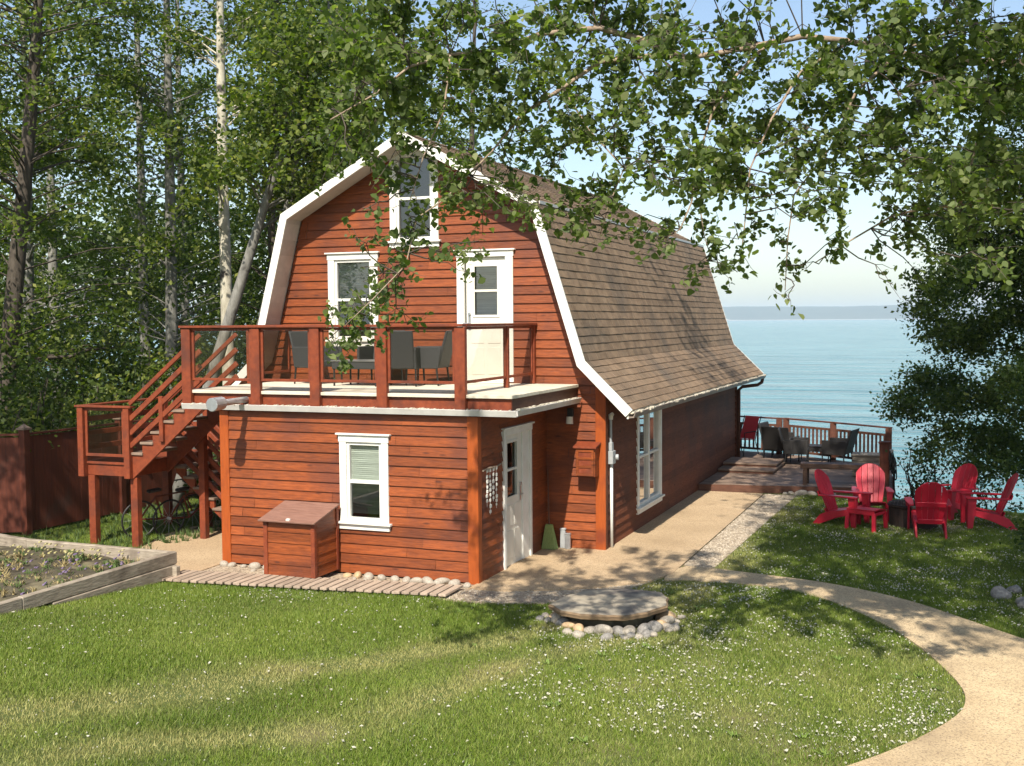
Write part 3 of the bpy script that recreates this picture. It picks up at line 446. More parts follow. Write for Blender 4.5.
# ------------------------------------------------------------------ grass and fluff
BOARDW = [(-4.52,-1.48),(-.03,-.90),(-.03,-.30),(-4.52,-.30)]
BED = [(-4.42,-1.2),(-4.42,-7),(-9.2,-7),(-9.2,-1.0)]
NOGRASS = [PATIO, PATIO_G, STRIP, PATH, SIDEP, BOARDW, BED, [(-4.4,-.35),(0,-.35),(1.0,2.9),(1.0,15),(-5.8,15),(-5.8,2.9),(-4.4,2.9)], [(1.6,-1.55),(2.7,-1.75),(3.0,-.6),(1.9,-.5)], [(1,9.95),(5,10.5),(5,15),(1,17)]]
def vnoise(x, y, s, seed):
    r = np.random.default_rng(seed); T = r.random((64,64)); u, v = x*s, y*s
    i, j = np.floor(u).astype(int), np.floor(v).astype(int); fu, fv = smooth(u-i), smooth(v-j)
    g = lambda a, b: T[a % 64, b % 64]
    return (g(i,j)*(1-fu)+g(i+1,j)*fu)*(1-fv) + (g(i,j+1)*(1-fu)+g(i+1,j+1)*fu)*fv
def lawn_points(rects, dens):
    P = []
    for (x0,x1,y0,y1,k) in rects:
        n = int((x1-x0)*(y1-y0)*dens*k); x = RNG.uniform(x0,x1,n); y = RNG.uniform(y0,y1,n)
        ok = np.ones(n, bool)
        jx, jy = RNG.normal(0,.022,n), RNG.normal(0,.022,n)
        for po in NOGRASS: ok &= ~inpoly(x+jx, y+jy, po)
        ok &= y < edge_y(x) + .6
        P.append(np.stack([x[ok], y[ok]], 1))
    return np.concatenate(P)
RECTS = [(-5.2,7.0,-8,1.6,1),(-4.4,4.9,-10.5,-8,.8),(2.8,12,-.8,10.9,.8),(-11,-5.6,-1.2,8,.5)]
P = lawn_points(RECTS, 5200)
x, y = P[:,0], P[:,1]; n = len(x)
# dry worn bands running across the lawn, and patches
q = x - np.interp(y, [-11,-8,-4.8,-2.3,-1], [-1.4,-.9,-.2,1.4,2.2]); q2 = x - np.interp(y, [-11,-7.5,-5.4,-3.4,-1.95], [-1.2,.3,1.4,2.0,3.0])
wv = (vnoise(x,y,.8,1)-.5)*.9
band = np.exp(-((q+wv)/.38)**2)*1.0 + np.exp(-((q2+wv)/.33)**2)*.85
patch = smooth((vnoise(x,y,.55,2)*.6 + vnoise(x,y,1.7,3)*.4 - .52)/.2)
rightdry = smooth((x-2.2)/2.5)*smooth((-0.3-y)/1.4)*.4
dry = np.clip(band*(.5+.7*vnoise(x,y,2.3,4)) + patch*.12 + rightdry*(.2+.8*vnoise(x,y,3,5)), 0, .85)
dryf = np.clip(dry + RNG.normal(0,.18,n), 0, 1)
hgt = RNG.uniform(.024,.055,n)*(1-.35*dry)*(1+.35*(vnoise(x,y,1.6,6)-.5)*2)
keep = RNG.random(n) > dry*.35
edge_keep = keep
x, y, dryf, hgt = x[keep], y[keep], dryf[keep], hgt[keep]; n = len(x)
z = terrain_z(x, y)
a = RNG.uniform(0, 2*PI, n); lean = RNG.normal(0, .45, (n,2))*hgt[:,None]; wd = RNG.uniform(.0035,.0065,n)
V = np.empty((n,3,3))
V[:,0] = np.stack([x-np.cos(a)*wd, y-np.sin(a)*wd, z-.004], 1); V[:,1] = np.stack([x+np.cos(a)*wd, y+np.sin(a)*wd, z-.004], 1)
V[:,2] = np.stack([x+lean[:,0], y+lean[:,1], z+hgt], 1)
def tri_mesh(name, V, m, kind, attrs):
    n, k = V.shape[:2]
    me = bpy.data.meshes.new(name); me.vertices.add(n*k); me.vertices.foreach_set('co', V.reshape(-1))
    me.loops.add(n*k); me.loops.foreach_set('vertex_index', np.arange(n*k, dtype=np.int32))
    me.polygons.add(n); me.polygons.foreach_set('loop_start', np.arange(0,n*k,k,dtype=np.int32)); me.update(calc_edges=True)
    for kk, vv in attrs.items(): me.attributes.new(kk, 'FLOAT', 'FACE').data.foreach_set('value', vv.astype(np.float32))
    me.materials.append(m); o = bpy.data.objects.new(name, me); COL.objects.link(o); o['kind'] = kind; return o
tri_mesh('grass', V, M['grass'], 'stuff', dict(rnd=np.clip(RNG.normal(.5,.22,n)+ (vnoise(x,y,.9,9)-.5)*.5,0,1), dry=dryf))
# poplar fluff lying on the lawn
P = lawn_points([(-4.4,6.7,-8,.6,.5),(1.5,6.7,-5,1.4,3.2),(3.6,6.6,-4.5,.6,2.2),(2.9,8.6,0,9.8,4.2),(-4.4,2,-2.4,-.6,1.2)], 85)
P = P[RNG.random(len(P)) < .07 + 1.0*(vnoise(P[:,0],P[:,1],1.3,12)*.6+vnoise(P[:,0],P[:,1],4.0,13)*.4)**2.6*2]
fl = MB()
for px, py in P:
    pz = float(terrain_z(np.array([px]), np.array([py]))[0]) + random.uniform(.018,.045); r = random.choice((.0035,.005,.006,.007,.009,.012,.019)); el = random.uniform(.35,1); th = random.uniform(0,3); cth, sth = math.cos(th), math.sin(th); a0 = random.uniform(0,6)
    k = 5; pq = [(math.cos(a0+i*2*PI/k)*r*random.uniform(.4,1.4), math.sin(a0+i*2*PI/k)*r*el*random.uniform(.4,1.3)) for i in range(k)]; ring = [(px+u*cth-v*sth, py+u*sth+v*cth, pz+random.uniform(-.008,.010)) for u, v in pq]
    fl.add(ring+[(px,py,pz+r*.7),(px,py,pz-r*.5)], [(i,(i+1)%k,k) for i in range(k)]+[((i+1)%k,i,k+1) for i in range(k)])
obj('poplar_fluff', fl, M['fluff'], kind='stuff', fix=False)
# ------------------------------------------------------------------ the house
D, WX, CX, HL = 2.927, 1.024, -2.40, 11.615
YF, YB, YBW = D-.48, D+HL+.597, D+HL
HW = WX - CX
AZ, KZ, KX, FZ, FX, EZ, EX = 7.06, 5.76, 2.44, 3.176, 3.25, 2.40, 4.04      # half profile about CX
PROF = [(0,AZ),(KX,KZ),(FX,FZ),(EX,EZ)]
PROFL = [(0,AZ),(KX-.03,KZ),(FX-.16,FZ),(EX-.10,EZ)]
PR = {1: PROF, -1: PROFL}
house = thing('barn_house', 'red lap sided house with brown gambrel roof, white trim and a lower front extension', 'house', (CX, D+6, 0))
def half_at(z, s=1, inset=.14):
    """half width of the gable wall under the roof at height z"""
    for (x0,z0),(x1,z1) in zip(PR[s][:-1], PR[s][1:]):
        if z1 <= z <= z0:
            x = x0 + (x1-x0)*(z0-z)/(z0-z1); return max(0, min(HW, x-inset))
    return HW if z < EZ else 0
ROWH = .152
def siding(x_of, zlo, zhi, holes, place, xmin=None, xmax=None):
    """lap boards as real stepped strips. x_of(z)->(u0,u1); holes (u0,u1,z0,z1); place(u,n,z)->point"""
    g = MB(); z = zlo; k = 0; g.r = []; rj = random.Random(int(zhi*1000)+len(holes)*7)
    while z < zhi - 1e-6:
        zt = min(z+ROWH, zhi); joints = []; u_ = -9+rj.uniform(0,3.5); vals = {}; jn = []
        while u_ < 16: joints.append(u_); u_ += rj.uniform(2.2,4.2)
        bval = [rj.random() for _ in joints]; bn_ = [rj.uniform(-.003,.002) for _ in joints]
        cuts = sorted({z, zt} | {h for ho in holes for h in ho[2:] if z < h < zt} | ({zz for zz in (KZ-.1, FZ-.08) if z < zz < zt}))
        for a, b in zip(cuts[:-1], cuts[1:]):
            na, nb = .026*(1-(a-z)/ROWH)+.002, .026*(1-(b-z)/ROWH)+.002
            (a0,a1),(b0,b1) = x_of(a), x_of(b)
            hs = sorted([(h[0],h[1]) for h in holes if h[2] <= a+1e-6 and h[3] >= b-1e-6])
            segs = []; cur = None
            lo = None
            for (h0,h1) in hs:
                segs.append((lo, h0)); lo = h1
            segs.append((lo, None))
            for (s0, s1) in segs:
                p0, q0 = (a0, b0) if s0 is None else (s0, s0)
                p1, q1 = (a1, b1) if s1 is None else (s1, s1)
                if p1-p0 < .005 and q1-q0 < .005: continue
                js = [(jx, ji) for ji, jx in enumerate(joints) if max(p0,q0)+.05 < jx < min(p1,q1)-.05]
                ends = [(p0,q0)] + [(jx,jx) for jx, _ in js] + [(p1,q1)]
                for e0, e1 in zip(ends[:-1], ends[1:]):
                    mid = (e0[0]+e1[0])/2; bi = max([i for i, jx in enumerate(joints) if jx <= mid] or [0])
                    l0 = .002 if e0 != (p0,q0) else 0; l1 = .002 if e1 != (p1,q1) else 0; dn_ = bn_[bi]
                    g.add([place(e0[0]+l0,na+dn_,a),place(e1[0]-l1,na+dn_,a),place(e1[1]-l1,nb+dn_*.3,b),place(e0[1]+l0,nb+dn_*.3,b)], [(0,1,2,3)]); g.r.append(bval[bi])
                    if abs(a-z) < 1e-6: g.add([place(e0[0]+l0,-.002,a),place(e1[0]-l1,-.002,a),place(e1[0]-l1,na+dn_,a),place(e0[0]+l0,na+dn_,a)], [(0,1,2,3)]); g.r.append(bval[bi])
        z = zt
    return g
# openings: (u0,u1,z0,z1) of the hole in the wall
W_UP = (-4.02,-3.27,3.52,4.95); W_GAB = (-2.76,-2.06,5.25,6.72); D_UP = (-1.46,-.70,2.80,4.93)
W_LOW = (-2.14,-1.54,.82,2.03); D_LOW = (1.02,2.06,.02,2.08); W_SIDE = (4.98,6.52,.42,2.22)
front = lambda y: (lambda u, n, z: (u, y-n, z))
side = lambda x: (lambda u, n, z: (x+n, u, z))
EXT_L, EXT_TOP = -4.395, 2.46
obj('gable_wall', siding(lambda z: (CX-half_at(z,-1), CX+half_at(z)), 0.03, AZ-.14, [W_UP, W_GAB, D_UP], front(D)), M['siding'], house)
obj('side_wall', siding(lambda z: (D, YBW), .03, 3.0, [W_SIDE], side(WX)), M['siding_shaded'], house)
obj('side_wall', MB().box(2*CX-WX-.06, 2*CX-WX, D, YBW, 0, 3.0), M['siding_shaded'], house)
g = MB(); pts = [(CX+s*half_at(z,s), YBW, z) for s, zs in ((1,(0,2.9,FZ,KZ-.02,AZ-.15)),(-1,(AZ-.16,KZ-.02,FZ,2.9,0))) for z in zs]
g.prism(pts, (0,-.08,0)); obj('back_wall', g, M['siding_shaded'], house)
obj('extension_wall', siding(lambda z: (EXT_L, 0), .03, EXT_TOP, [W_LOW], front(0)), M['siding'], house)
obj('extension_side_wall', siding(lambda z: (0, D), .03, EXT_TOP, [D_LOW], side(0)), M['siding'], house)
obj('extension_side_wall', MB().box(EXT_L-.02, EXT_L+.03, 0.03, D, 0, EXT_TOP), M['siding'], house)
# inner linings so that nothing shines through the laps
g = MB()
g.box(EXT_L+.05,-.03,2.0,2.05,0,2.4); g.box(EXT_L+.1,-.9,D+1.8,D+1.85,2.5,5.6); g.box(-4.4,.6,D+1.0,9.0,0.02,.06); g.box(EXT_L+.1,.9,D+.3,9,2.42,2.5)
g.box(-1.2,-1.15,D+.3,11,0.06,2.4)
obj('interior', g, M['room'], house)
# corner boards
def corner(x0,x1,y0,y1,z0,z1): obj('corner_board', MB().box(x0,x1,y0,y1,z0,z1), M['cornerwood'], house, bevel=.006)
corner(-.135,.034,-.036,.0,0,EXT_TOP); corner(.0,.034,.002,.10,0,EXT_TOP)
corner(EXT_L-.035,EXT_L+.13,-.036,.0,0,EXT_TOP); corner(EXT_L-.035,EXT_L-.021,.002,.13,0,EXT_TOP)
corner(WX-.14,WX+.035,D-.036,D,0,2.86)
obj('corner_board', MB().box(WX,WX+.035,D+.001,D+.10,0,2.86), M['siding_shaded'], house)
obj('corner_board', MB().box(WX-.02,WX+.04,YBW-.10,YBW+.02,0,2.75), M['siding_shaded'], house)
# roof: slab below, shingle courses above
full = [(CX-x,z) for x, z in PROFL[::-1]] + [(CX+x,z) for x, z in PROF[1:]]
def offs(pr, d):
    out = []
    for i, p in enumerate(pr):
        nn = Vector((0,0))
        for a, b in ((i-1,i),(i,i+1)):
            if a < 0 or b >= len(pr): continue
            t = (Vector(pr[b])-Vector(pr[a])).normalized(); nn += Vector((-t.y, t.x))
        nn.normalize(); out.append((p[0]+nn.x*d, p[1]+nn.y*d))
    return out
inn = offs(full, -.09)
roof = MB(); roof.prism([(x,YF+.03,z) for x,z in full] + [(x,YF+.03,z) for x,z in inn[::-1]], (0,YB-YF-.06,0))
roof_o = obj('roof', roof, M['soffit'], house)
sh = MB(); rs = random.Random(4); TAB = .21
for sgn in (1,-1):
    for (x0,z0),(x1,z1) in zip(PR[sgn][:-1],PR[sgn][1:]):
        L = math.hypot(x1-x0,z1-z0); n = max(1, round(L/.142)); nn = Vector((z0-z1, x1-x0)).normalized()
        for i in range(n):
            ta, tb = i/n, (i+1)/n
            pa = (x0+(x1-x0)*ta, z0+(z1-z0)*ta); pb = (x0+(x1-x0)*tb, z0+(z1-z0)*tb)
            yv = YF+.015 - rs.uniform(0,TAB)*0; ys = [yv]; off = rs.uniform(.08,TAB)
            yy = yv+off
            while yy < YB-.05: ys.append(yy); yy += TAB*rs.uniform(.5,1.3)
            ys.append(YB-.015)
            for ya, yb2 in zip(ys[:-1], ys[1:]):
                h = rs.uniform(.010,.017); d = rs.uniform(-.006,.006)
                P_ = lambda p, hh, y, e=0: (CX+sgn*(p[0]+nn.x*hh + (x1-x0)/L*e), y, p[1]+nn.y*hh + (z1-z0)/L*e)
                a1, a2 = P_(pa,.003,ya), P_(pa,.003,yb2); b1, b2 = P_(pb,h,ya,d), P_(pb,h,yb2,d); c1, c2 = P_(pb,0,ya,d), P_(pb,0,yb2,d)
                sh.add([a1,a2,b2,b1,c1,c2], [(0,1,2,3),(3,2,5,4)] if sgn > 0 else [(3,2,1,0),(4,5,2,3)])
so_ = obj('shingles', sh, M['shingle'], roof_o, fix=False)
so_.data.attributes.new('rnd','FLOAT','FACE').data.foreach_set('value', np.repeat(RNG.random(len(sh.f)//2),2).astype(np.float32))
rc = MB(); yy = YF
while yy < YB-.1:
    y2 = min(yy+.26, YB); hh = rs.uniform(.022,.032)
    rc.add([(CX-.15,yy,AZ-.055),(CX,yy,AZ+hh),(CX+.15,yy,AZ-.055),(CX-.15,y2,AZ-.06),(CX,y2,AZ+.018),(CX+.15,y2,AZ-.06)], [(0,1,4,3),(1,2,5,4)])
    yy += .24
obj('ridge_cap', rc, M['shingle'], roof_o, fix=False)
fl_ = MB()
for sgn in (1,-1):
    kx_ = PR[sgn][1][0]+.012; fl_ = MB(); fl_.beam((CX+sgn*kx_,YF+.1,KZ+.014),(CX+sgn*kx_,YB-.05,KZ+.014),.018,.05)
    obj('flashing', fl_, M['flash'], roof_o)
# barge boards and soffits (front and back)
bg_out, bg_in = offs(full, .012), offs(full, -.145)
for yy, nm in ((YF-.035,'front'),(YB,'back')):
    g = MB()
    for i in range(len(full)-1):
        A, B, c_, d_ = bg_out[i], bg_out[i+1], bg_in[i+1], bg_in[i]
        g.prism([(A[0],yy,A[1]),(B[0],yy,B[1]),(c_[0],yy,c_[1]),(d_[0],yy,d_[1])], (0,.034,0))
    obj('barge_board', g, M['white'], house)
so = offs(full,-.115); so2 = offs(full,-.135)
for y0, y1 in ((YF, D-.03),(YBW+.01, YB-.002)):
    g = MB()
    g.prism([(x,y0,z) for x,z in so]+[(x,y0,z) for x,z in so2[::-1]], (0,y1-y0,0)); obj('soffit', g, M['soffit'], house)
# eave fascia, gutter and downspout
ex = CX+EX
obj('fascia', MB().box(ex-.09,ex-.06,YF,YB,EZ-.14,EZ-.02), M['white'], house)
g = MB(); g.prism([(ex-.055,YF-.02,EZ-.12),(ex+.03,YF-.02,EZ-.12),(ex+.06,YF-.02,EZ-.035),(ex+.05,YF-.02,EZ-.03),(ex+.02,YF-.02,EZ-.10),(ex-.05,YF-.02,EZ-.10)], (0,YB-YF+.12,0))
gut = obj('gutter', g, M['gutter_brown'], house)
g = MB()
for i in range(420):
    y_ = random.uniform(YF,YB+.08); r_ = random.uniform(.01,.035); x_ = ex+random.uniform(-.03,.045); z_ = EZ-.04+random.uniform(-.012,.012)
    g.obox((x_,y_,z_), (r_,random.uniform(-.01,.01),.004), (0,r_*1.3,.003), (0,0,r_*.4))
obj('gutter_debris', g, M['debris'], gut, kind='stuff')
g = MB(); g.tube([(ex+.0,YB-.12,EZ-.12),(ex-.02,YB-.14,EZ-.22),(ex-.10,YB-.3,EZ-.28),(WX+.16,YB-.52,EZ-.32),(WX+.08,YB-.58,EZ-.40),(WX+.08,YB-.59,.2)], .045, 8)
obj('downspout', g, M['fasciawood'], house, smooth=True)

# windows and doors -------------------------------------------------
def pbox(pl, u0,u1,n0,n1,z0,z1):
    p = [pl(u,n,z) for u in (u0,u1) for n in (n0,n1) for z in (z0,z1)]
    return (min(q[0] for q in p),max(q[0] for q in p),min(q[1] for q in p),max(q[1] for q in p),min(q[2] for q in p),max(q[2] for q in p))
def window(hole, pl, cas=.115, cap=.17, sill=.12, cols=1, rail=True, blind=True, muntins=0, screen=False):
    u0,u1,z0,z1 = hole; g = MB()
    B = lambda *a: g.box(*pbox(pl,*a))
    B(u0-cas,u0,-.02,.045,z0,z1); B(u1,u1+cas,-.02,.045,z0,z1)
    B(u0-cas-.012,u1+cas+.012,-.02,.052,z1,z1+cap*.62); B(u0-cas-.045,u1+cas+.045,-.02,.085,z1+cap*.62+.001,z1+cap*.62+.028)
    B(u0-cas-.012,u1+cas+.012,-.02,.05,z0-sill,z0-.036); B(u0-cas-.05,u1+cas+.05,-.02,.095,z0-.035,z0)
    w_ = obj('window', g, M['white'], house, bevel=.004)
    s = MB(); B = lambda *a: s.box(*pbox(pl,*a)); gl = MB()
    wdt = (u1-u0)/cols
    for c in range(cols):
        a, b = u0+c*wdt, u0+(c+1)*wdt; t = .048
        B(a+.002,a+t,-.05,.02,z0,z1); B(b-t,b-.002,-.05,.02,z0,z1); B(a+t,b-t,-.05,.02,z1-t,z1); B(a+t,b-t,-.05,.02,z0,z0+t*1.3)
        zm = (z0+z1)/2
        if rail: B(a+t,b-t,-.055,.012,zm-.024,zm+.024)
        for k in range(muntins):
            zz = zm + (z1-zm)*(k+1)/(muntins+1); B(a+t,b-t,-.04,-.01,zz-.008,zz+.008)
            uu = (a+b)/2
        if muntins: B((a+b)/2-.008,(a+b)/2+.008,-.04,-.012,zm+.03,z1-t)
        q = [pl(a+t*.7,-.028,z0+.03),pl(b-t*.7,-.028,z0+.03),pl(b-t*.7,-.028,z1-.03),pl(a+t*.7,-.028,z1-.03)]
        gl.add(q, [(0,1,2,3)])
    obj('sash', s, M['white'], w_, bevel=.003); obj('pane', gl, M['glass'], w_)
    if screen: obj('insect_screen', MB().add([pl(u0+.03,-.036,z0+.03),pl(u1-.03,-.036,z0+.03),pl(u1-.03,-.036,(z0+z1)/2),pl(u0+.03,-.036,(z0+z1)/2)], [(0,1,2,3)]), M['screen'], w_)
    if blind:
        bl = MB(); zb = z0+.02 + (z1-z0)*(0 if blind is True else blind); nsl = int((z1-zb)/.03)
        for k in range(nsl):
            zz = zb + k*.03; bl.add([pl(u0+.02,-.045,zz),pl(u1-.02,-.045,zz),pl(u1-.02,-.056,zz+.028),pl(u0+.02,-.056,zz+.028)], [(0,1,2,3)])
        obj('blind', bl, M['blind'], w_)
    return w_
window(W_LOW, front(0), blind=.08, screen=True)
window(W_UP, front(D), cas=.13, blind=.08, screen=True)
window(W_GAB, front(D), cas=.12, cap=.16, blind=False)
window(W_SIDE, side(WX), cas=.10, cols=2, blind=False)
# upper door with a half window
def door(hole, pl, slab, win, cas, name_label, handle_at, bars=1, base=0.02):
    u0,u1,z0,z1 = hole; g = MB(); B = lambda *a: g.box(*pbox(pl,*a))
    B(u0-cas,u0,-.02,.05,z0,z1); B(u1,u1+cas,-.02,.05,z0,z1); B(u0-cas-.012,u1+cas+.012,-.02,.056,z1,z1+.10); B(u0-cas-.045,u1+cas+.045,-.02,.085,z1+.101,z1+.128)
    if slab[0] > u0+.02: B(u0,slab[0]-.004,-.05,.022,z0,z1)
    if slab[1] < u1-.02: B(slab[1]+.004,u1,-.05,.022,z0,z1)
    B(u0,u1,-.03,.10,z0-.018,z0)
    dr = obj('door_frame', g, M['white'], house, bevel=.004)
    s = MB(); B = lambda *a: s.box(*pbox(pl,*a)); a,b = slab; w0,w1,v0,v1 = win
    B(a,w0,-.05,.0,z0+.005,z1-.004); B(w1,b,-.05,.0,z0+.005,z1-.004); B(w0,w1,-.05,.0,z0+.005,v0); B(w0,w1,-.05,.0,v1,z1-.004)
    B(w0-.03,w0+.012,.0,.014,v0-.03,v1+.03); B(w1-.012,w1+.03,.0,.014,v0-.03,v1+.03); B(w0+.012,w1-.012,.0,.014,v0-.03,v0+.012); B(w0+.012,w1-.012,.0,.014,v1-.012,v1+.03)
    for k in range(bars): zz = v0+(v1-v0)*(k+1)/(bars+1); B(w0+.012,w1-.012,-.03,.010,zz-.02,zz+.02)
    for (pz0,pz1) in ((z0+.12,z0+(v0-z0)*.52),(z0+(v0-z0)*.58,v0-.12)):
        for (pa,pb) in ((a+.09,(a+b)/2-.035),((a+b)/2+.035,b-.09)):
            if pb-pa > .05 and pz1-pz0 > .08: B(pa,pb,.0,.007,pz0,pz1)
    d_ = obj('door', s, M['door'], house, bevel=.003)
    obj('pane', MB().add([pl(w0,-.03,v0),pl(w1,-.03,v0),pl(w1,-.03,v1),pl(w0,-.03,v1)], [(0,1,2,3)]), M['glass'], d_)
    h = MB(); hu, hz_ = handle_at
    h.box(*pbox(pl,hu-.022,hu+.022,.0,.012,hz_-.11,hz_+.12)); p0 = Vector(pl(hu,.0,hz_)); p1 = Vector(pl(hu,.055,hz_)); p2 = Vector(pl(hu-.1,.058,hz_))
    h.tube([p0,p1],.011,8); h.tube([p1,p2],.010,8); h.tube([pl(hu,.0,hz_+.16),pl(hu,.03,hz_+.16)],.025,10)
    obj('handle', h, M['chrome'], d_)
    return d_
dU = door(D_UP, front(D), (-1.44,-.72), (-1.29,-.85,3.93,4.78), .14, '', (-1.38,3.80))
bl = MB()
for k in range(28): zz = 3.94+k*.03; bl.add([(-1.29,D+.038,zz),(-.85,D+.038,zz),(-.85,D+.049,zz+.028),(-1.29,D+.049,zz+.028)], [(0,1,2,3)])
obj('blind', bl, M['blind'], dU)
door(D_LOW, side(0), (1.04,1.78), (1.14,1.58,1.10,1.96), .075, '', (1.71,1.10))

# balcony floor over the extension -----------------------------------
BX0, BX1, BY0, BZ = -5.05, .60, -.10, 2.78
g = MB(); nb = 0; yb_ = BY0
while yb_ < D-.04:
    g.box(BX0, BX1, yb_, min(yb_+.136, D-.03), BZ-.05, BZ - random.uniform(0,.003)); yb_ += .14
obj('balcony_floor', g, M['deckvinyl'], house, bevel=.004)
g = MB(); g.box(BX0+.04,BX1-.03,BY0+.05,BY0+.09,BZ-.235,BZ-.052); g.box(BX0+.04,BX0+.08,BY0+.092,D-.05,BZ-.235,BZ-.052)
obj('balcony_fascia', g, M['railwood'], house, bevel=.004)
obj('balcony_fascia', MB().box(BX1-.07,BX1-.03,BY0+.092,D-.05,BZ-.235,BZ-.052), M['fasciawood'], house)  # darker timber than the front fascia: this edge's shade is in the colour
obj('balcony_joists', MB().box(BX0+.08,BX1-.08,BY0+.10,D-.06,EXT_TOP+.002,BZ-.056), M['fasciawood'], house)
def gutter_at(p, q, out):
    p, q, o_ = Vector(p), Vector(q), Vector(out); zz = Vector((0,0,1))
    prof = [(0,0),(.07,0),(.10,.085),(.088,.09),(.062,.012),(.008,.012),(.008,.085),(0,.085)]
    g = MB(); g.prism([p + o_*a + zz*b for a,b in prof], q-p); return g
g = gutter_at((BX0-.02,BY0+.045,2.475),(BX1+.07,BY0+.045,2.475),(0,-1,0))
gt = obj('gutter', g, M['gutter'], house)
gt2 = obj('gutter', gutter_at((BX1-.028,BY0+.046,2.475),(BX1-.028,D-.1,2.475),(1,0,0)), M['gutter'], house)
for par, fn in ((gt, lambda t: (BX0+t*(BX1-BX0), BY0-.0)),(gt2, lambda t: (BX1+.02, BY0+.1+t*(D-BY0-.3)))):
    g = MB()
    for i in range(240):
        x_, y_ = fn(random.random()); r_ = random.uniform(.008,.026)
        g.obox((x_+random.uniform(-.03,.03),y_+random.uniform(-.03,.03),2.557+random.uniform(-.006,.012)), (r_,random.uniform(-.01,.01),.004),(0,r_,.002),(0,0,r_*.4))
    obj('gutter_debris', g, M['debris'], par, kind='stuff')

# ------------------------------------------------------------------ balcony railing
RT = 3.80
rail = thing('balcony_railing', 'red stained balcony railing with smoked glass panels above the lower front wall', 'railing', (-2.5,0,BZ))
PX = [-4.97,-3.675,-2.61,-1.465,-.195]
for px_ in PX: obj('post', MB().box(px_-.085,px_+.085,BY0-.045,BY0+.045,2.562,RT-.042), M['railwood'], rail, bevel=.008)
obj('post', MB().box(-.235,-.155,1.62,1.70,BZ+.001,RT-.042), M['railwood'], rail, bevel=.006)
obj('post', MB().box(-.235,-.155,D-.115,D-.03,BZ+.001,RT-.042), M['railwood'], rail, bevel=.006)
obj('post', MB().box(-5.05,-4.93,1.62,1.74,BZ+.001,RT-.042), M['railwood'], rail, bevel=.006)
obj('top_rail', MB().box(-5.08,-.13,BY0-.07,BY0+.07,RT-.04,RT), M['railwood'], rail, bevel=.006)
obj('top_rail', MB().box(-.265,-.125,BY0+.071,D-.03,RT-.04,RT), M['railwood'], rail, bevel=.006)
obj('top_rail', MB().box(-5.06,-4.92,1.60,D-.03,RT-.04,RT), M['railwood'], rail, bevel=.006)
def panel(p, q, z0, z1):
    p, q = Vector(p), Vector(q); d = (q-p).normalized(); g = MB(); f = .042; upz = Vector((0,0,1)); P_, Q_ = p+d*.001, q-d*.001
    for z in (z0+f/2, z1-f/2): g.beam(P_+upz*z, Q_+upz*z, .04, f)
    for b in (P_+d*f/2, Q_-d*f/2): g.beam(b+upz*(z0+f), b+upz*(z1-f), .038, f, up=d)
    o_ = obj('panel_frame', g, M['railwood'], rail, bevel=.003)
    obj('pane', MB().add([p+d*f*.6+upz*(z0+.03), q-d*f*.6+upz*(z0+.03), q-d*f*.6+upz*(z1-.03), p+d*f*.6+upz*(z1-.03)], [(0,1,2,3)]), M['railglass'], o_)
for a, b in zip(PX[:-1], PX[1:]): panel((a+.087,BY0+.02,0),(b-.087,BY0+.02,0), 2.93, RT-.042)
panel((-.195,BY0+.07,0),(-.195,1.618,0),2.93,RT-.042); panel((-.195,1.702,0),(-.195,D-.12,0),2.93,RT-.042)
panel((-4.99,1.742,0),(-4.99,D-.05,0),2.93,RT-.042)
# ------------------------------------------------------------------ outside stair
st = thing('wooden_staircase', 'red stained outside stair with a square landing, left of the extension', 'staircase', (-6.6,1.4,0))
LZ, LX0, LX1, LY0, LY1 = 1.46, -7.72, -6.62, .50, 2.62
g = MB(); yy = LY0
while yy < LY1-.02: g.box(LX0,LX1,yy,min(yy+.138,LY1),LZ-.04,LZ); yy += .142
obj('landing', g, M['railwood'], st, bevel=.004)
g = MB(); g.box(LX0+.02,LX1-.02,LY0+.03,LY0+.075,LZ-.24,LZ-.042); g.box(LX0+.02,LX1-.02,LY1-.075,LY1-.03,LZ-.24,LZ-.042); g.box(LX0+.02,LX0+.065,LY0+.076,LY1-.076,LZ-.24,LZ-.042); g.box(LX1-.065,LX1-.02,LY0+.076,LY1-.076,LZ-.24,LZ-.042)
obj('landing_frame', g, M['railwood'], st, bevel=.004)
for (x_,y_,zt) in ((LX0+.06,LY0-.03,2.44),(LX1-.05,LY0-.03,2.44),(LX0+.06,LY1+.03,2.44),(LX1-.05,LY1+.03,2.44)):
    obj('post', MB().box(x_-.06,x_+.06,y_-.058,y_+.058,LZ-.26,zt-.04), M['railwood'], st, bevel=.007)
    sx_ = x_+(.13 if x_ < -7 else .05); sy_ = y_+(.11 if y_ < 1 else -.11)
    obj('support_post', MB().box(sx_-.07,sx_+.07,sy_-.062,sy_+.062,0,LZ-.245), M['railwood'], st, bevel=.007)
obj('post', MB().box(-6.02,-5.90,1.50,1.62,0,2.05), M['railwood'], st, bevel=.006)
obj('top_rail', MB().box(LX0-.04,LX1+.06,LY0-.10,LY0+.04,2.405,2.44), M['railwood'], st, bevel=.005)
obj('top_rail', MB().box(LX0-.03,LX0+.11,LY0+.041,LY1+.02,2.405,2.44), M['railwood'], st, bevel=.005)
g = MB(); a, b, z0_, z1_ = LX0+.135, LX1-.125, LZ+.10, 2.40; f = .05; yq = LY0-.02
g.box(a,b,yq-.02,yq+.02,z0_,z0_+f); g.box(a,b,yq-.02,yq+.02,z1_-f,z1_); g.box(a,a+f,yq-.02,yq+.02,z0_+f,z1_-f); g.box(b-f,b,yq-.02,yq+.02,z0_+f,z1_-f)
pf = obj('panel_frame', g, M['railwood'], st, bevel=.003)
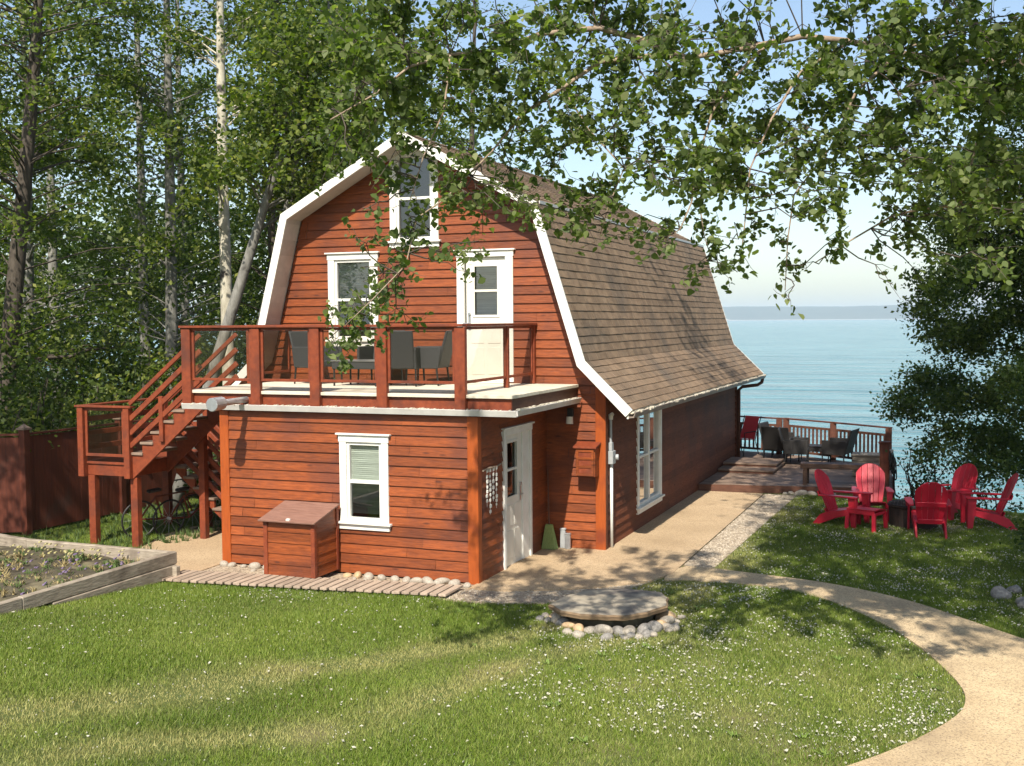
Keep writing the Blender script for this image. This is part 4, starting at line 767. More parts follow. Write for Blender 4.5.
obj('pane', MB().add([(a+.03,yq,z0_+.03),(b-.03,yq,z0_+.03),(b-.03,yq,z1_-.03),(a+.03,yq,z1_-.03)], [(0,1,2,3)]), M['railglass'], pf)
for k in range(3):
    zz = LZ+.18+k*.25; obj('side_rail', MB().box(LX0+.01,LX0+.05,LY0+.03,LY1,zz,zz+.09), M['railwood'], st, bevel=.004)
    if k: obj('side_rail', MB().box(LX0+.13,LX1-.12,LY1+.01,LY1+.05,zz,zz+.09), M['railwood'], st, bevel=.004)
def flight(xa, za, xb, zb, y0, y1, n, rails_y):
    """n risers from (xa,za) up or down to (xb,zb)"""
    dx, dz = (xb-xa)/n, (zb-za)/n
    for yy in (y0, y1-.045):
        p = [];  lo = -.30
        p = [(xa,yy,za-.02),(xb,yy,zb-.02),(xb,yy,zb+lo),(xa,yy,za+lo)]
        if dz > 0:
            pts = [(xa,yy,za+lo*.9)]
            for i in range(n): pts += [(xa+i*dx,yy,za+(i+1)*dz-.045),(xa+(i+1)*dx,yy,za+(i+1)*dz-.045)]
            pts += [(xb,yy,zb+lo)]
        else:
            pts = [(xa,yy,za+lo)]
            pts += [(xa,yy,za-.045)]
            for i in range(n-1): pts += [(xa+i*dx,yy,za+(i+1)*dz-.045),(xa+(i+1)*dx,yy,za+(i+1)*dz-.045)]
            pts += [(xb-dx*.05,yy,max(.0,zb)),(xb-dx*1.2,yy,max(0,zb))]
        g = MB(); g.prism(pts, (0,.045,0)); obj('stringer', g, M['railwood'], st)
    for i in range(n-1):
        xx = xa+i*dx; zt = za+(i+1)*dz; x0, x1 = sorted((xx-.03*(1 if dx>0 else -1), xx+dx+.015*(1 if dx>0 else -1)))
        obj('tread', MB().box(x0,x1,y0-.03,y1+.03,zt-.044,zt), M['deckwood'], st, bevel=.005)
    for yy in rails_y:
        for k, h in enumerate((.92,.66,.42,.20)):
            obj('hand_rail' if k == 0 else 'side_rail', MB().beam((xa,yy,za+h+dz*.5),(xb-dx*.3,yy,zb+h-dz*.3),.045,.085 if k else .07), M['railwood'], st, bevel=.005)
flight(LX1, LZ, -5.08, BZ, .50, 1.45, 7, (.47,1.48))
flight(LX1, LZ, -5.0, .02, 1.65, 2.60, 8, (1.66,2.62))
obj('post', MB().box(-6.0,-5.92,.44,.50,1.86,2.62), M['railwood'], st, bevel=.005)
obj('post', MB().box(-5.06,-4.96,2.60,2.70,0,1.0), M['railwood'], st, bevel=.005)

# ------------------------------------------------------------------ fence
fc = thing('board_fence', 'tall dark red board fence beyond the garden bed and landing', 'fence', (-9.3,.8,0))
FP = [(-13.6,-1.9),(-11.4,-.5),(-9.32,.82),(-9.2,3.2),(-9.1,5.6),(-9.0,8.0)]
def fboards(p, q):
    p, q = Vector((*p,0)), Vector((*q,0)); d = (q-p).normalized(); L = (q-p).length; nrm = Vector((-d.y,d.x,0)); g = MB(); t = .06
    while t < L-.09:
        h = 1.80 + random.uniform(-.006,.006); c = p+d*(t+.07)+nrm*random.uniform(-.003,.003)
        g.obox(c+Vector((0,0,h/2+.03)), d*.0685, nrm*.011, Vector((0,0,h/2-.03))); t += .139
    obj('panel', g, M['darkwood'], fc)
    g = MB(); g.beam(p+Vector((0,0,1.845)), q+Vector((0,0,1.845)), .09, .035); g.beam(p+nrm*.035+Vector((0,0,.35)), q+nrm*.035+Vector((0,0,.35)), .04, .09)
    obj('cap_rail', g, M['darkwood'], fc)
for a, b in zip(FP[:-1], FP[1:]): fboards(a, b)
for (x_,y_) in FP:
    po = obj('post', MB().box(x_-.07,x_+.07,y_-.07,y_+.07,0,1.93), M['darkwood'], fc, bevel=.006)
    g = MB(); g.box(x_-.095,x_+.095,y_-.095,y_+.095,1.931,1.965); g.add([(x_-.08,y_-.08,1.966),(x_+.08,y_-.08,1.966),(x_+.08,y_+.08,1.966),(x_-.08,y_+.08,1.966),(x_,y_,2.04)], [(0,1,4),(1,2,4),(2,3,4),(3,0,4),(3,2,1,0)])
    obj('post_cap', g, M['deckwood'], po)

# ------------------------------------------------------------------ raised garden bed
bed = thing('raised_garden_bed', 'raised bed framed in weathered grey timbers, left edge of the lawn', 'garden bed', (-5.6,-2.6,0))
bx = -4.45
def timber(p, q, w_, h): obj('timber', MB().beam(p, q, w_, h), M['greywood'], bed, bevel=.012)
timber((bx,-1.18,.33),(bx+.0,-4.2,.33),.10,.185); timber((bx,-4.203,.33),(bx+.02,-7.2,.33),.10,.185)
timber((bx+.01,-1.20,.135),(bx+.012,-3.7,.135),.10,.195)
timber((bx-.052,-1.23,.33),(-7.3,-1.18,.33),.10,.185); timber((bx-.05,-1.23,.135),(-7.3,-1.18,.135),.10,.195)
timber((-7.303,-1.18,.33),(-9.3,-.75,.33),.10,.185); timber((-7.303,-1.18,.135),(-9.3,-.75,.135),.10,.195)
obj('corner_post', MB().box(bx+.055,bx+.135,-1.32,-1.22,0,.22), M['greywood'], bed, bevel=.01)
# soil, gently humped
g = MB(); nx_, ny_ = 26, 30
for j in range(ny_+1):
    for i in range(nx_+1):
        x_ = -9.2+(bx-.05+9.2)*i/nx_; y_ = -7.2+(-1.27+7.2)*j/ny_
        if x_ < -7.3: y_ += (-7.3-x_)*.21*j/ny_
        g.v.append((x_,y_,.29+.05*math.sin(x_*2.1)*math.sin(y_*1.7)+random.uniform(-.015,.015)))
for j in range(ny_):
    for i in range(nx_): a = j*(nx_+1)+i; g.f.append((a,a+1,a+nx_+2,a+nx_+1))
obj('bed_soil', g, M['soil'], bed, smooth=True)
# plants in the bed: low tufts
def tufts(name, n, region, h, m, wd=.008, spread=.06, z0=.3, **kw):
    g = MB(); fa = []
    for _ in range(n):
        x_, y_ = region()
        for k in range(14):
            a = random.uniform(0,2*PI); l = h*random.uniform(.5,1.2); sx, sy = math.cos(a), math.sin(a); r_ = random.uniform(0,spread)
            bx_, by_ = x_+random.uniform(-.5,.5)*spread, y_+random.uniform(-.5,.5)*spread
            g.add([(bx_-sy*wd,by_+sx*wd,z0),(bx_+sy*wd,by_-sx*wd,z0),(bx_+sx*r_*1.4+sy*wd*.6,by_+sy*r_*1.4-sx*wd*.6,z0+l*.7),(bx_+sx*r_*2.2,by_+sy*r_*2.2,z0+l)], [(0,1,2),(0,2,3)])
    return obj(name, g, m, kind='stuff', fix=False, **kw)
def bedreg(x0,x1,y0,y1): return lambda: (random.uniform(x0,x1), random.uniform(y0,y1))
M['drygrass'] = mat('dry grass', (.20,.15,.06), (.42,.34,.16), ns=30, rough=.8)
M['greenblade'] = mat('green blades', (.04,.075,.015), (.10,.15,.035), ns=20, rough=.6)
tufts('bed_plants', 420, bedreg(-8.8,-4.55,-6.5,-1.35), .075, M['greenblade'])
tufts('dry_bed_grass', 140, bedreg(-8.4,-4.6,-4.5,-1.35), .07, M['drygrass'])
g = MB(); h = MB()
for i in range(110):
    x_, y_ = random.uniform(-6.2,-4.7), random.gauss(-2.6,.6); r_ = random.uniform(.008,.02); (g if i % 2 else h).obox((x_,y_,.36+random.uniform(0,.06)), (r_,0,.004),(0,r_,.003),(.001,0,r_*.5))
obj('purple_flowers', g, M['flower_p'], kind='stuff', fix=False)
h2 = MB()
for i in range(60):
    x_, y_ = random.uniform(-7.2,-5.2), random.uniform(-2.0,-1.35); r_ = random.uniform(.01,.022); h2.obox((x_,y_,.36+random.uniform(0,.08)), (r_,0,.004),(0,r_,.003),(.001,0,r_*.5))
obj('yellow_flowers', h2, M['flower_y'], kind='stuff', fix=False)
tufts('fence_weeds', 260, bedreg(-9.0,-6.0,-.6,4.5), .16, M['greenblade'], z0=.0)

M['weedblade'] = mat('weed blades', (.09,.15,.025), (.17,.24,.05), ns=20, rough=.6)
def lawnreg():
    while True:
        x_, y_ = random.uniform(-4,6.5), random.uniform(-7.5,.4)
        if not any(inpoly(np.array([x_]), np.array([y_]), po)[0] for po in NOGRASS) and lawn_z(np.array([x_]),np.array([y_]))[0] < .12: return x_, y_
tufts('lawn_weeds', 60, lawnreg, .04, M['weedblade'], wd=.010, spread=.05, z0=.02)
# ------------------------------------------------------------------ boardwalk, storage box, stones
bw = thing('slatted_boardwalk', 'low walkway of narrow bare wooden slats along the front wall', 'boardwalk', (-2.2,-.95,0))
g = MB(); xx = -4.48
while xx < -.1:
    t = (xx+4.48)/4.45; yc0 = -1.56+t*.58; yc1 = -.92+t*.52
    sk = .16
    g.prism([(xx,yc0+random.uniform(-.015,.015),.05),(xx+.106,yc0+random.uniform(-.015,.015)+.014,.05),(xx+.106,yc1+.013,.05+random.uniform(-.003,.003)),(xx,yc1,.05)], (0,0,.034)); xx += .135
obj('slats', g, M['walkwood'], bw, bevel=.003)
g = MB()
for e in (.1,.45): g.beam((-4.46,-1.47+e,.022),(-.1,-.9+e,.022),.05,.044)
obj('bearers', g, M['greywood'], bw)
sb = thing('storage_box', 'red wooden box with a sloping slatted lid against the front wall', 'storage box', (-2.72,-.42,0))
x0,x1,y0,y1,zb,zf,zk = -3.13,-2.28,-.75,-.10,.086,.90,1.06
g = MB(); n = 5
for i in range(n):
    za, zc = zb+(zf-zb)*i/n, zb+(zf-zb)*(i+1)/n
    g.add([(x0,y0-.014,za),(x1,y0-.014,za),(x1,y0,zc),(x0,y0,zc),(x1,y0,za),(x0,y0,za)], [(0,1,2,3),(0,5,4,1)])
    for xs_, s_ in ((x1,1),(x0,-1)):
        q = zb+(zk-zb)*i/n, zb+(zk-zb)*(i+1)/n
        g.add([(xs_+s_*.014,y0,za),(xs_+s_*.014,y1,za),(xs_,y1,min(zc,zk)),(xs_,y0,zc),(xs_,y0,za),(xs_,y1,za)], [(0,1,2,3),(0,4,5,1)])
for xs_ in (x0,x1): g.add([(xs_,y0,zf),(xs_,y1,zf),(xs_,y1,zk)], [(0,1,2)])
g.add([(x0,y1,zb),(x1,y1,zb),(x1,y1,zk),(x0,y1,zk)], [(0,1,2,3)])
obj('body', g, M['siding'], sb)
for (a,b,zt) in ((x0-.016,y0-.03,zf),(x1-.05,y0-.03,zf),(x0-.016,y1-.04,zk-.01),(x1-.05,y1-.04,zk-.01)):
    obj('corner_trim', MB().box(a,a+.07,b,b+.07,zb-.002,zt-.012), M['railwood'], sb, bevel=.005)
g = MB(); dn = Vector((0,y1-y0,zk-zf)).normalized(); nrm = Vector((0,-dn.z,dn.y))
L = math.hypot(y1-y0+.10, zk-zf)
for i in range(5):
    p = Vector(((x0+x1)/2,y0-.10,zf-.01)) + dn*(L*(i+.5)/5) + nrm*.012
    g.obox(p, (( x1-x0)/2+.06,0,0), dn*(L/10-.003), nrm*.012)
lid = obj('lid', g, M['lidwood'], sb, bevel=.003)
obj('latch', MB().obox(Vector(((x0+x1)/2+.02,y0-.06,zf+.035)), (.03,0,0), dn*.02, nrm*.012), M['white'], lid)

def rock_mesh(seed, flat=.7, amp=1.):
    r = random.Random(seed); b = bmesh.new(); bmesh.ops.create_icosphere(b, subdivisions=3, radius=1)
    ax = [Vector((r.gauss(0,1),r.gauss(0,1),r.gauss(0,1))).normalized() for _ in range(7)]; am = [r.uniform(.05,.2)*amp for _ in range(7)]
    e = (r.uniform(.8,1.25), r.uniform(.65,.95), flat*r.uniform(.75,1.1))
    for v in b.verts:
        d = v.co.normalized(); s = 1 - sum(a*max(0,d.dot(x)-.35) for a, x in zip(am, ax)); v.co = Vector((d.x*e[0],d.y*e[1],d.z*e[2]))*s
    me = bpy.data.meshes.new('river_stone'); b.to_mesh(me); b.free(); me.polygons.foreach_set('use_smooth',[True]*len(me.polygons)); return me
ROCKS = {k: [rock_mesh(10*i+j, .7, 1.8) for j in range(5)] for i, k in enumerate(('stone','stone2','stone3'))}
for k, l in ROCKS.items():
    for me in l: me.materials.append(M[k])
BOULDERS = [rock_mesh(60+j, .8, 2.4) for j in range(4)]
for me in BOULDERS: me.materials.append(M['stone3']); me.name = 'boulder'; me.polygons.foreach_set('use_smooth',[False]*len(me.polygons))
def rock(x_, y_, r_, k, label, group, z=0., name='river_stone', cat='stone', bury=.24):
    o = bpy.data.objects.new(name, random.choice(BOULDERS if name == 'boulder' and k == 'stone3' else ROCKS[k])); COL.objects.link(o)
    o.location = (x_,y_,z+r_*bury); o.scale = (r_,r_,r_); o.rotation_euler = (random.uniform(-.2,.2),random.uniform(-.2,.2),random.uniform(0,6)); _props(o, label, cat, group, None); return o
xx = -2.15
while xx < -.05:
    r_ = random.uniform(.075,.115); rock(xx+r_, -.17-random.uniform(0,.05), r_, 'stone2' if xx < -1.95 else random.choice(['stone','stone','stone']), 'tan rounded stone beside the right side of the storage box' if xx < -1.95 else 'pale rounded stone in the row under the front window and wall', 'stones along the foot of the front wall'); xx += r_*1.9
for i in range(8): rock(-1.9+i*.24+random.uniform(-.05,.05), -.30-random.uniform(0,.03), random.uniform(.04,.06), 'stone', 'pale rounded stone in the row under the front window and wall', 'stones along the foot of the front wall')
for (x_,y_,r_) in ((-4.30,-.17,.085),(-4.12,-.2,.08),(-3.92,-.17,.075),(-3.72,-.18,.105),(-3.50,-.17,.115),(-3.28,-.15,.09),(-3.62,-.36,.06),(-3.4,-.35,.07)):
    rock(x_, y_, r_, 'stone', 'pale rounded stone between the left corner board and the storage box', 'stones left of the storage box')

# flat slab ringed with stones
SLAB = [(1.66,-1.60),(1.72,-1.05),(1.90,-.66),(2.36,-.42),(2.86,-.46),(3.02,-.72),(3.10,-1.15),(2.96,-1.55),(2.74,-1.82),(2.42,-1.90),(2.20,-1.92),(1.92,-1.86)]
slab = thing('flat_slab', 'large flat grey slab with tan edge, low on a ring of stones in the lawn', 'slab', (2.35,-1.2,0))
cxs, cys = 2.38, -1.2
def ringpts(po, s, z): return [(cxs+(x_-cxs)*s, cys+(y_-cys)*s, z) for x_, y_ in po]
g = MB(); po = [(p[0]+(q[0]-p[0])*t+random.uniform(-.015,.015), p[1]+(q[1]-p[1])*t+random.uniform(-.015,.015)) for p, q in zip(SLAB, SLAB[1:]+SLAB[:1]) for t in (0,.33,.66)]
lv = [(0.2,.295),(.55,.292),(.8,.283),(.97,.272)]; nps = len(po); allv = [(cxs,cys,.295)]
for s_, z_ in lv: allv += [(a,b,c+random.uniform(-.005,.005)) for a,b,c in ringpts(po, s_, z_)]
fcs = [(0,1+i,1+(i+1)%nps) for i in range(nps)] + [(1+l*nps+i,1+(l+1)*nps+i,1+(l+1)*nps+(i+1)%nps,1+l*nps+(i+1)%nps) for l in range(3) for i in range(nps)]
g.add(allv, fcs); obj('top_face', g, M['slab'], slab, fix=False)
g = MB(); A = ringpts(po,.97,.272); B_ = ringpts(po,1.0,.25); C_ = ringpts(po,.985,.20); D_ = ringpts(po,.78,.15)
g.add(A+B_+C_+D_, [(l*nps+i,(l+1)*nps+i,(l+1)*nps+(i+1)%nps,l*nps+(i+1)%nps) for l in range(3) for i in range(nps)])
obj('edge', g, M['slabedge'], slab)
obj('base', MB().slab([(a,b) for a,b,c in ringpts(po,.74,0)], .0, .151), M['soil'], slab)
slab.scale = (1,1,.88)
for i in range(26):
    t = i/26*2*PI; 
    if 0.5 < t < 2.3 and i % 3: continue
    rx, ry = .69, .67; x_, y_ = cxs+.02+rx*math.cos(t), cys+ry*math.sin(t); r_ = random.uniform(.11,.155)
    k = random.choice(['stone','stone3','stone','stone3','stone2']); nm = {'stone':'pale','stone3':'grey','stone2':'tan'}[k]
    rock(x_+random.uniform(-.03,.03), y_+random.uniform(-.03,.03), r_, k, f'{nm} rounded stone in the ring round the flat slab', f'{nm} stones ringing the flat slab')
for i in range(26):
    t = random.uniform(PI*.9,PI*2.15); rr_ = random.uniform(.80,.93); r_ = random.uniform(.05,.09)
    k = random.choice(['stone','stone','stone3']); nm = {'stone':'pale','stone3':'grey'}[k]
    rock(cxs+rr_*math.cos(t), cys+rr_*math.sin(t), r_, k, f'{nm} rounded stone in the ring round the flat slab', f'{nm} stones ringing the flat slab')

# things on and by the walls ----------------------------------------
wb = thing('wall_box', 'small red panelled wooden box hung on the front wall beside the house corner', 'wall box', (.79,D-.15,1.27))
g = MB(); g.box(.62,.95,D-.27,D-.028,1.27,1.74); obj('body', g, M['siding'], wb, bevel=.005)
g = MB(); g.box(.635,.935,D-.288,D-.271,1.29,1.72); dd = obj('door', g, M['railwood'], wb)
g = MB()
for a in ((.635,.675,1.29,1.72),(.895,.935,1.29,1.72)): g.box(a[0],a[1],D-.300,D-.2885,a[2],a[3])
for z_ in (1.29,1.42,1.555,1.682): g.box(.6755,.8945,D-.300,D-.2885,z_,z_+.038)
obj('door_frame', g, M['siding'], dd)
g = MB(); g.prism([(.585,D-.325,1.74),(.985,D-.325,1.74),(.985,D-.03,1.80),(.585,D-.03,1.80)], (0,0,.03)); obj('lid', g, M['railwood'], wb, bevel=.003)
cd_ = thing('utility_conduit', 'white conduit pipe with a small meter box up the side wall', 'conduit', (WX+.06,D+.25,0))
obj('pipe', MB().tube([(WX+.06,D+.22,0),(WX+.06,D+.22,1.44)], .026, 10), M['white'], cd_, smooth=True)
g = MB(); g.box(WX+.028,WX+.11,D+.13,D+.30,1.44,1.66); g.box(WX+.028,WX+.085,D+.16,D+.27,1.66,1.80); g.tube([(WX+.12,D+.26,1.55),(WX+.17,D+.27,1.55)],.05,12); obj('meter_box', g, M['greymetal'], cd_, bevel=.006)
obj('upper_pipe', MB().tube([(WX+.05,D+.22,1.80),(WX+.05,D+.22,2.18)], .022, 10), M['greymetal'], cd_)
obj('pipe_cap', MB().tube([(WX+.05,D+.22,2.18),(WX+.05,D+.22,2.25),(WX+.09,D+.20,2.28)], [.036,.042,.03], 10), M['white'], cd_)
hg = thing('hanging_decoration', 'driftwood rod hung with strings of pale shells, left of the lower door', 'wall hanging', (.05,.46,1.65))
obj('rod', MB().tube([(.055,.10,1.66),(.058,.35,1.675),(.055,.60,1.66),(.06,.80,1.69)], [.014,.016,.014,.010], 7), M['bark_tan'], hg)
for k in range(4):
    y_ = .24+k*.12; g = MB(); z_ = 1.64; ln = (.55,.68,.50,.62,.70,.58)[k]
    g.tube([(.055,y_,1.66),(.055,y_,1.66-ln)], .003, 4)
    while z_ > 1.66-ln: r_ = random.uniform(.014,.024); g.obox((.058+random.uniform(-.004,.006),y_+random.uniform(-.006,.006),z_), (r_*.5,.002,0),(0,r_*.8,.004),(0,-.003,r_)); z_ -= random.uniform(.055,.11)
    obj('shell_string', g, M['white'], hg)
br = thing('broom', 'broom with green bristles leaning in the corner by the lower door', 'broom', (.12,D-.2,0))
obj('handle', MB().tube([(.13,D-.22,.36),(.05,D-.05,1.34)], .011, 8), M['fasciawood'], br)
g = MB(); n1 = [(.135,D-.23,.40)]
g.add([(.07,D-.26,.44),(.19,D-.26,.44),(.19,D-.19,.44),(.07,D-.19,.44),(-.0+.02,D-.33,.035),(.27,D-.33,.035),(.29,D-.20,.035),(.02,D-.20,.035)], [(0,1,2,3),(4,7,6,5),(0,4,5,1),(1,5,6,2),(2,6,7,3),(3,7,4,0)])
obj('bristles', g, M['bristle'], br, bevel=.01)
for (x_,y_,h_,m_,lb) in ((.34,D-.12,.34,M['greymetal'],'tall grey container standing beside the broom'),(.44,D-.16,.27,M['galv'],'shorter pale container standing right of the broom')):
    t = thing('container', lb, 'container', (x_,y_,.03), 'containers beside the broom')
    obj('body', MB().box(x_-.045,x_+.045,y_-.03,y_+.03,.031,h_), m_, t, bevel=.008); obj('lid', MB().box(x_-.05,x_+.05,y_-.035,y_+.035,h_+.001,h_+.03), m_, t, bevel=.006)
lm = thing('wall_lamp', 'dark wall lamp with pale lens under the balcony edge', 'wall lamp', (.46,D-.06,2.2))
obj('mount', MB().box(.41,.51,D-.09,D-.027,2.24,2.38), M['blackmetal'], lm, bevel=.006)
obj('lens', MB().tube([(.46,D-.10,2.24),(.46,D-.11,2.12)], [.055,.062], 12), M['white'], lm)
vp = thing('vent_pipe', 'galvanised vent pipe with round cap lying across the gutter', 'vent pipe', (-3.92,-.4,2.6))
obj('pipe', MB().tube([(-3.90,-.04,2.640),(-3.92,-.66,2.625)], .05, 12), M['galv'], vp, smooth=False)
obj('pipe_cap', MB().tube([(-3.918,-.62,2.626),(-3.92,-.66,2.625),(-3.925,-.90,2.615),(-3.925,-.905,2.615)], [.055,.10,.105,.095], 16), M['galv'], vp)
# bicycles under the landing
def bicycle(loc, rz, label):
    t = thing('bicycle', label, 'bicycle', (0,0,0), 'bicycles under the landing')
    for x_ in (-.52,.52):
        w_ = obj('wheel', MB().ring((x_,0,.34),(0,1,0),.33,.018,28,6), M['blackmetal'], t)
        g = MB()
        for k in range(12): a = k*PI/6; g.tube([(x_,0,.34),(x_+.32*math.cos(a),0,.34+.32*math.sin(a))], .0025, 3)
        g.tube([(x_,-.04,.34),(x_,.04,.34)], .025, 8); obj('spokes', g, M['greymetal'], w_)
    g = MB(); P_ = dict(bb=(-.08,0,.30),st=(-.22,0,.72),hd=(.36,0,.76),hb=(.40,0,.62),rw=(-.52,0,.34),fw=(.52,0,.34))
    for a,b in (('bb','st'),('st','hd'),('bb','hb'),('bb','rw'),('st','rw'),('hb','fw'),('hd','hb')): g.tube([P_[a],P_[b]], .016, 6)
    obj('frame', g, M['darkwood'], t)
    obj('saddle', MB().obox((-.25,0,.84),(.12,0,.01),(0,.06,0),(0,0,.025)), M['blackmetal'], t, bevel=.01)
    obj('handlebar', MB().tube([(.28,-.27,.92),(.38,-.16,.95),(.36,0,.92),(.38,.16,.95),(.28,.27,.92)], .014, 6), M['blackmetal'], t)
    t.location = loc; t.rotation_euler = (.08,0,rz); return t
bicycle((-6.95,1.75,0), 1.15, 'dark bicycle under the landing, nearest the front post')
bicycle((-6.60,2.05,0), 1.3, 'dark bicycle under the landing, behind the other one')
# ------------------------------------------------------------------ lake deck behind the house
DZ = .17
DPOLY = [(1.06,9.95),(3.35,10.32),(5.12,10.62),(4.90,14.3),(3.42,15.42),(2.05,16.3),(.6,16.75),(-6.0,17.6),(-6.0,14.6),(1.06,14.6)]
dk = thing('lake_deck', 'low brown wooden deck behind the house with two platform steps, overlooking the lake', 'deck', (2.5,12.5,0))
def xrange_at(poly, y):
    xs = []
    for (xa,ya),(xb,yb) in zip(poly, poly[1:]+poly[:1]):
        if (ya > y) != (yb > y): xs.append(xa+(xb-xa)*(y-ya)/(yb-ya))
    return sorted(xs)
g = MB(); yy = 9.95
while yy < 17.55:
    a, b = xrange_at(DPOLY, yy+.01), xrange_at(DPOLY, yy+.135)
    if len(a) >= 2 and len(b) >= 2: g.prism([(a[0],yy,DZ-.035),(a[-1],yy,DZ-.035),(b[-1],yy+.135,DZ-.035),(b[0],yy+.135,DZ-.035)], (0,0,.035-random.uniform(0,.003)))
    yy += .141
obj('deck_boards', g, M['deckwood'], dk)
g = MB()
for p, q in zip(DPOLY[:3], DPOLY[1:4]): g.beam((p[0],p[1],.07),(q[0],q[1],.07),.04,.195)
for p, q in zip(DPOLY[3:7], DPOLY[4:8]): g.beam((p[0],p[1],0),(q[0],q[1],0),.04,.33)
obj('rim_board', g, M['fasciawood'], dk)
for (x0,x1,y0,y1,z0,z1) in ((1.08,2.40,12.0,13.8,DZ,DZ+.09),(1.08,2.38,12.6,13.75,DZ+.092,DZ+.175)):
    g = MB(); g.box(x0,x1-.02,y0+.02,y1,z0+.002,z1-.036); s_ = obj('platform_step', g, M['fasciawood'], dk)
    g = MB(); yy = y0
    while yy < y1-.02: g.box(x0,x1,yy,min(yy+.137,y1),z1-.035,z1); yy += .141
    obj('step_boards', g, M['deckwood'], s_)
for x_, y_ in ((1.3,16.5),(3.4,15.4),(4.9,14.2),(-1.5,16.9)): obj('deck_post', MB().box(x_-.09,x_+.09,y_-.09,y_+.09,-4.5,-.05), M['fasciawood'], dk)
dr_ = thing('deck_railing', 'dark red deck railing with upright balusters, on the lake side of the deck', 'railing', (2.5,15.6,DZ))
RP = [(-2.5,17.05),(.55,16.67),(1.90,16.20),(2.08,16.22),(3.40,15.36),(4.83,14.32)]
RZ = 1.15
for x_, y_ in RP: obj('post', MB().box(x_-.075,x_+.075,y_-.075,y_+.075,DZ-.3,RZ-.03), M['deckrail'], dr_, bevel=.006)
nbal = 0
for p, q in ((RP[0],RP[1]),(RP[1],RP[2]),(RP[3],RP[4]),(RP[4],RP[5]),(RP[2],RP[3])):
    P_, Q_ = Vector((*p,0)), Vector((*q,0)); d = (Q_-P_).normalized(); L = (Q_-P_).length; Z_ = Vector((0,0,1))
    obj('top_rail', MB().beam(P_-d*.07+Z_*(RZ-.012), Q_+d*.07+Z_*(RZ-.012), .12, .034), M['deckrail'], dr_, bevel=.004)
    if L < .5: continue
    obj('middle_rail', MB().beam(P_+d*.077+Z_*(RZ-.20), Q_-d*.077+Z_*(RZ-.20), .04, .06), M['fasciawood'], dr_)
    obj('bottom_rail', MB().beam(P_+d*.077+Z_*(DZ+.10), Q_-d*.077+Z_*(DZ+.10), .04, .06), M['fasciawood'], dr_)
    n = int(L/.125)
    for i in range(1, n):
        c = P_ + d*(L*i/n)
        if abs((c-P_).length) < .1 or (Q_-c).length < .1: continue
        obj('baluster', MB().obox(c+Z_*((DZ+.13+RZ-.23)/2), d*.019, Vector((-d.y,d.x,0))*.019, Z_*((RZ-.36-DZ)/2)), M['fasciawood'], dr_); nbal += 1
# right end of the deck: a heavy post and rail
er = thing('end_post', 'thick dark post with a short solid screen at the right front corner of the deck', 'post', (4.95,10.9,DZ))
obj('post', MB().box(4.86,5.06,10.70,10.90,DZ,1.12), M['darkwood'], er, bevel=.01)
obj('post_cap', MB().box(4.83,5.09,10.67,10.93,1.121,1.16), M['darkwood'], er, bevel=.008)
obj('screen_panel', MB().box(4.93,4.98,10.91,12.2,DZ+.05,1.0), M['darkwood'], er, bevel=.006)
bn = thing('deck_bench', 'long plain dark wooden bench along the front edge of the deck', 'bench', (4.0,10.75,DZ))
obj('seat', MB().obox((4.02,10.82,.585),(.84,.07,0),(-.02,.20,0),(0,0,.055)), M['benchwood'], bn, bevel=.01)
for x_, y_ in ((3.30,10.60),(3.30,10.90),(4.72,10.72),(4.72,11.02)): obj('leg', MB().box(x_-.045,x_+.045,y_-.045,y_+.045,DZ,.529), M['benchwood'], bn, bevel=.005)
cr_ = thing('deck_crate', 'grey weathered wooden crate standing on the deck behind the right end of the bench', 'crate', (4.5,12.5,DZ))
g = MB()
for k in range(4): z_ = DZ+.03+k*.115; g.box(4.16,4.84,12.2,12.225,z_,z_+.105); g.box(4.16,4.185,12.226,12.75,z_,z_+.105); g.box(4.815,4.84,12.226,12.75,z_,z_+.105); g.box(4.16,4.84,12.751,12.776,z_,z_+.105)
obj('sides', g, M['greywood'], cr_); obj('lid', MB().box(4.13,4.87,12.17,12.80,DZ+.49,DZ+.52), M['greywood'], cr_, bevel=.004)
hs = thing('garden_hose', 'dark coiled hose hanging on the outside of the thick deck end post', 'hose', (5.12,10.8,.3))
g = MB()
for k in range(6): r_ = .16+.012*k; g.ring((5.10+.012*k,10.80,.80-.05*k),(1,.25*((k%3)-1),.1),r_,.013,22,6)
obj('coils', g, M['blackmetal'], hs, smooth=True); obj('hanger', MB().box(5.062,5.14,10.76,10.84,.93,.99), M['greymetal'], hs)
g = MB(); g.tube([(5.12,10.95,.7),(5.14,11.0,.45),(5.16,10.9,.16),(5.2,10.6,.03),(5.3,10.3,.02)], .013, 6); obj('loose_end', g, M['blackmetal'], hs, smooth=True)

# ------------------------------------------------------------------ chairs and tables (front of a seat looks along -y)
def wicker_chair(label, m, group, w_=.62):
    t = thing('wicker_armchair', label, 'armchair', (0,0,0), group); h = w_/2
    g = MB(); g.box(-h+.05,h-.05,-.30,.24,.30,.40); obj('seat', g, m, t, bevel=.015)
    g = MB(); g.prism([(-h+.04,.22,.28),(h-.04,.22,.28),(h-.02,.40,.90),(-h+.02,.40,.90)], (0,.05,.012)); obj('backrest', g, m, t, bevel=.015)
    for s_ in (-1,1):
        g = MB(); x_ = s_*(h-.025); g.prism([(x_-.022,-.30,.28),(x_-.022,.27,.28),(x_-.022,.33,.60),(x_-.022,.30,.64),(x_-.022,-.30,.64)], (.044,0,0)); obj('arm_panel', g, m, t, bevel=.012)
        for y_ in (-.28,.24): obj('leg', MB().tube([(x_,y_,.28),(x_+s_*.01,y_+(.03 if y_ > 0 else -.01),0)], [.018,.014], 6), M['blackmetal'], t)
    return t
